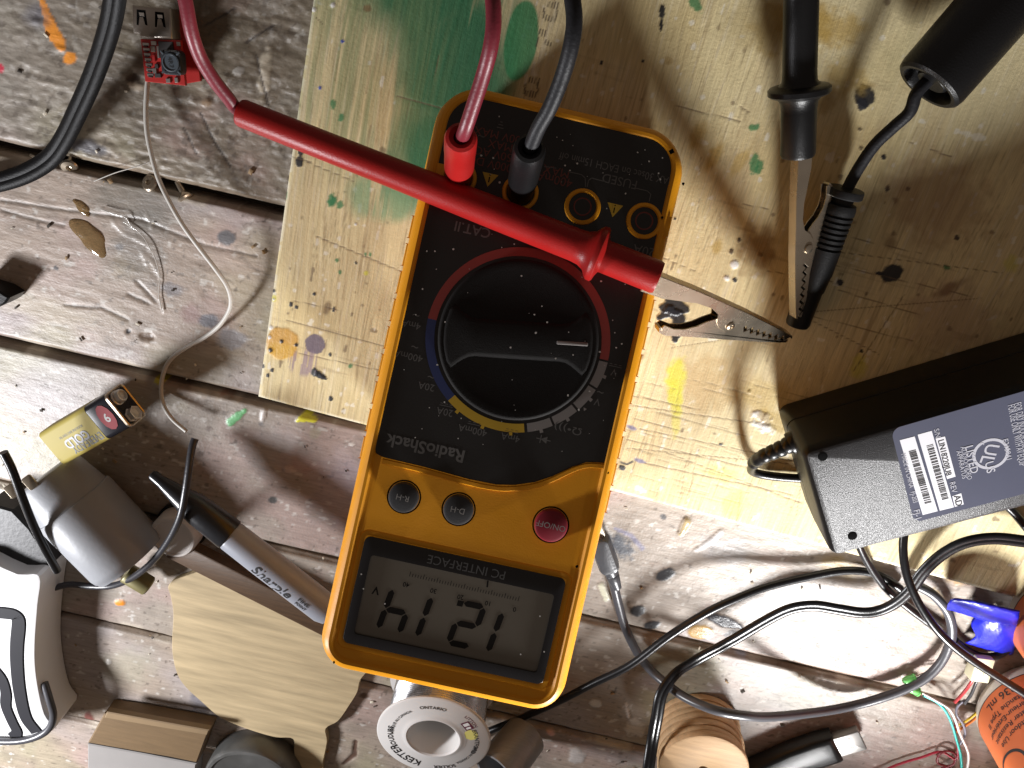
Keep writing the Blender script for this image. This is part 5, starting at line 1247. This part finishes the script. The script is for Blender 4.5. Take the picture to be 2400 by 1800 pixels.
def thin(name, label, pts, r, col, group='thin coloured wires at the lower right'):
    return cord(name, label, pts, r, mat(name + '_' + label.split()[0], col, .4, spec=.5), 0, group, None, 7, 'wire')
thin('thin_wire', 'teal wire running down from the LEDs to the bottom edge', [(2165, 1630, 5), (2195, 1645, 6), (2215, 1665, 6), (2230, 1695, 6), (2242, 1735, 6), (2252, 1775, 6), (2256, 1840, 6)], .00062, (.015, .40, .34))
thin('thin_wire', 'white wire beside the teal wire', [(2162, 1624, 5), (2205, 1648, 7), (2226, 1663, 8), (2240, 1690, 8), (2250, 1720, 8), (2266, 1755, 8), (2270, 1780, 8), (2262, 1830, 7)], .0006, (.60, .58, .56))
thin('thin_wire', 'crimson wire turning left along the bottom edge', [(2238, 1700, 3), (2240, 1730, 3), (2245, 1758, 3), (2240, 1780, 3), (2205, 1762, 2), (2160, 1775, 2), (2110, 1790, 2), (2050, 1815, 2)], .0006, (.34, .02, .045))
thin('thin_wire', 'maroon wire looped in a ring at the bottom edge', [(2255, 1830, 2), (2225, 1800, 2), (2198, 1788, 3), (2202, 1768, 3), (2222, 1760, 3), (2240, 1770, 3), (2234, 1792, 3), (2210, 1800, 2), (2150, 1830, 2)], .0006, (.16, .012, .02))
thin('thin_wire', 'grey wire dropping from under the white connector', [(2262, 1640, 5), (2245, 1655, 5), (2242, 1675, 6), (2256, 1695, 6), (2262, 1720, 5), (2250, 1745, 4)], .0006, (.16, .16, .20))
thin('thin_wire', 'yellow wire passing left of the orange bottle', [(2292, 1668, 4), (2275, 1682, 4), (2258, 1694, 4), (2240, 1704, 3)], .0006, (.62, .42, .03))
thin('thin_wire', 'orange wire passing left of the orange bottle', [(2296, 1674, 4), (2278, 1690, 4), (2258, 1704, 4), (2240, 1716, 3)], .0006, (.60, .17, .02))
cn = thing('wire_connector', 'cream plug connector with red and black leads beside the orange bottle', 'connector', P(2285, 1590, 0))
k0 = V3((2300, 1568, 7)); kf = frame(k0, V3((2270, 1632, 6)) - V3((2300, 1568, 7)), (0, .15, 1))
MB().slab(rrect(.0125, .0085, .0006, 3), -.0055, .0015, .0004, 0, kf).build('shell', mat('connector_cream', (.62, .58, .40), .45), cn)
MB().box(.0045, .0018, .0014, .0024, .0003, 0, kf @ Matrix.Translation((.001, .0015, 0))).build('latch', mat('connector_pale', (.70, .68, .55), .45), cn)
for yy, c, nm in ((-.0012, (.38, .02, .025), 'lead'), (.0012, (.02, .02, .022), 'lead')):
    MB().tube(smooth_path([kf @ Vector((.006, yy, -.002)), kf @ Vector((.010, yy, -.003)), kf @ Vector((.016, yy * 1.6 - .001, -.0035)), kf @ Vector((.022, yy * 2 - .003, -.004))], 6), .00075, 10).build(nm, mat('lead_' + ('red' if yy < 0 else 'dark'), c, .4), cn)

# ================================================================== BITS ON THE BENCH
AMB = mat('hardened_glue', (.46, .31, .15), .10, spec=.6, trans=.7, coat=.6, bump=.4, bscale=220)
def lump(cx, cy, rx, ry, h, ang, seed):
    q = P(cx, cy, 0); n, m_ = 18, 40; r = random.Random(seed); ph = [r.uniform(0, 6) for _ in range(6)]
    sx, sy = rx / 5000, ry / 4700; rg = []
    for i in range(n):
        f_ = i / (n - 1); row = []
        for k in range(m_):
            a = 2 * PI * k / m_; w = 1 + .16 * math.sin(2 * a + ph[0]) + .10 * math.sin(3 * a + ph[1]) + .06 * math.sin(5 * a + ph[2])
            rr = math.cos(f_ * PI / 2) * w; x = rr * math.cos(a) * sx; y = rr * math.sin(a) * sy
            row.append((q.x + x * math.cos(ang) - y * math.sin(ang), q.y + x * math.sin(ang) + y * math.cos(ang), -.0003 + h * math.sin(f_ * PI / 2) ** .7 * (1 + .18 * math.sin(3 * a + ph[3]) * (1 - f_))))
        rg.append(row)
    return MB().rings(rg, 0)
tag(lump(210, 555, 42, 28, .0015, -.75, 3).build('glue_blob', AMB), 'large glossy amber glue blob on the middle of the left plank', 'glue blob')
tag(lump(192, 486, 22, 10, .0012, -.5, 5).build('glue_blob', AMB), 'smaller dark glue blob just above the large amber one', 'glue blob')
GLS = mat('clear_glue_thread', (.72, .70, .66), .12, spec=.7, trans=.3)
for lbl, pts in (('clear glue thread slanting across the plank gap below the cable', [(220, 425, 2), (270, 405, 3), (315, 392, 3), (335, 385, 2), (354, 378, 1)]),
                 ('long crinkled glue thread hanging from the glue patch down the plank', [(290, 520, 1), (330, 548, 1), (350, 580, 1.4), (365, 610, 1), (374, 650, 1), (372, 690, 1), (380, 730, 1)]),
                 ('short thick glue thread right of the amber blob', [(238, 491, 1.5), (262, 500, 1.8), (292, 508, 1.8), (305, 526, 1)])):
    cord('glue_thread', lbl, pts, .00022, GLS, 0, 'glue threads on the left planks', None, 6, 'glue thread')
def screw(px, py, tilt, label):
    t = thing('screw', label, 'screw', P(px, py, 0), group='screws in the plank gap'); M = Matrix.Translation(P(px, py, -.002)) @ Matrix.Rotation(tilt, 4, 'X') @ Matrix.Rotation(tilt * .6, 4, 'Y')
    MB().lathe([(.0012, -.006), (.0014, -.001), (.0034, .0012), (.0036, .0018), (.0030, .0024), (.0012, .0026), (.0010, .0018), (0, .0016)], 24, 0, M).build('head', NICK, t)
screw(164, 385, .5, 'steel screw head in the plank gap below the thick cable')
screw(357, 431, -.4, 'steel screw head in the plank gap under the white wire')
screw(432, 455, 1.2, 'steel screw lying right of the white wire in the plank gap')
pixprism(MB(), [(-40, 668), (-5, 682), (22, 700), (8, 718), (-6, 724), (-40, 716)], .001, .012, 0, .0008)
bc = pixprism(MB(), [(-60, 664), (-3, 682), (22, 698), (12, 712), (-2, 720), (-60, 700)], .001, .012, 0, .0008).build('plastic_foot', SH)
tag(bc, 'corner of a black plastic piece poking in at the left edge', 'plastic piece')
chip = MB()
for i in range(170):
    if i < 90: x, y = RNG.uniform(-.24, -.11), RNG.uniform(-.40, .03)
    else: x, y = RNG.uniform(-.10, .26), RNG.uniform(-.40, -.19)
    a = RNG.uniform(0, 6.28); l = RNG.uniform(.0003, .0011); w = l * RNG.uniform(.3, .8)
    chip.box(l * 2, w * 2, 0, l * .5, .00006, int(RNG.integers(0, 3)), Matrix.Translation((x, y, .0004)) @ Matrix.Rotation(a, 4, 'Z') @ Matrix.Rotation(RNG.uniform(-.5, .5), 4, 'X'), .00006)
tag(chip.build('sawdust', [mat('crumb_pale', (.60, .55, .45), .8), mat('crumb_tan', (.32, .22, .12), .8), mat('crumb_dark', (.06, .05, .04), .8)]), 'scattered wood crumbs and chips on the planks', 'sawdust', None, 'stuff')

# ================================================================== LIGHT AND CAMERA
def lamp(name, loc, energy, radius, col, aim, cone, blend):
    l = bpy.data.lights.new(name, 'SPOT'); l.energy = energy; l.shadow_soft_size = radius; l.color = col
    l.spot_size = math.radians(cone); l.spot_blend = blend
    o = bpy.data.objects.new(name, l); o.location = loc; COL.objects.link(o)
    o.rotation_euler = (Vector(aim) - Vector(loc)).to_track_quat('-Z', 'Y').to_euler(); return o
lamp('bench_lamp', (.268, -.432, .200), 17.0, .040, (1.0, .99, .985), (.268 - .27, -.432 + .93, .200 - .235), 76, .28)
lamp('side_lamp', (-.420, -.410, .236), 13.5, .040, (.97, .97, 1.0), (-.13, -.19, .02), 120, .5)

w = bpy.data.worlds.new('World'); scene.world = w; w.use_nodes = True
bg = w.node_tree.nodes['Background']; bg.inputs['Color'].default_value = (1.0, .80, .67, 1); bg.inputs['Strength'].default_value = .12

cam = bpy.data.cameras.new('camera'); cam.sensor_width = 36; cam.lens = FPX / 2400 * 36; cam.clip_start = .01; cam.clip_end = 20
co = bpy.data.objects.new('camera', cam); COL.objects.link(co)
co.matrix_world = Matrix(((CR.x, CU.x, -FV.x, 0), (CR.y, CU.y, -FV.y, 0), (CR.z, CU.z, -FV.z, H), (0, 0, 0, 1)))
scene.camera = co
scene.render.resolution_x, scene.render.resolution_y = 1024, 768
vs = scene.view_settings; vs.view_transform = 'Standard'; vs.look = 'None'; vs.exposure = 0; vs.gamma = 1; vs.use_curve_mapping = False
scene.cycles.max_bounces = 6
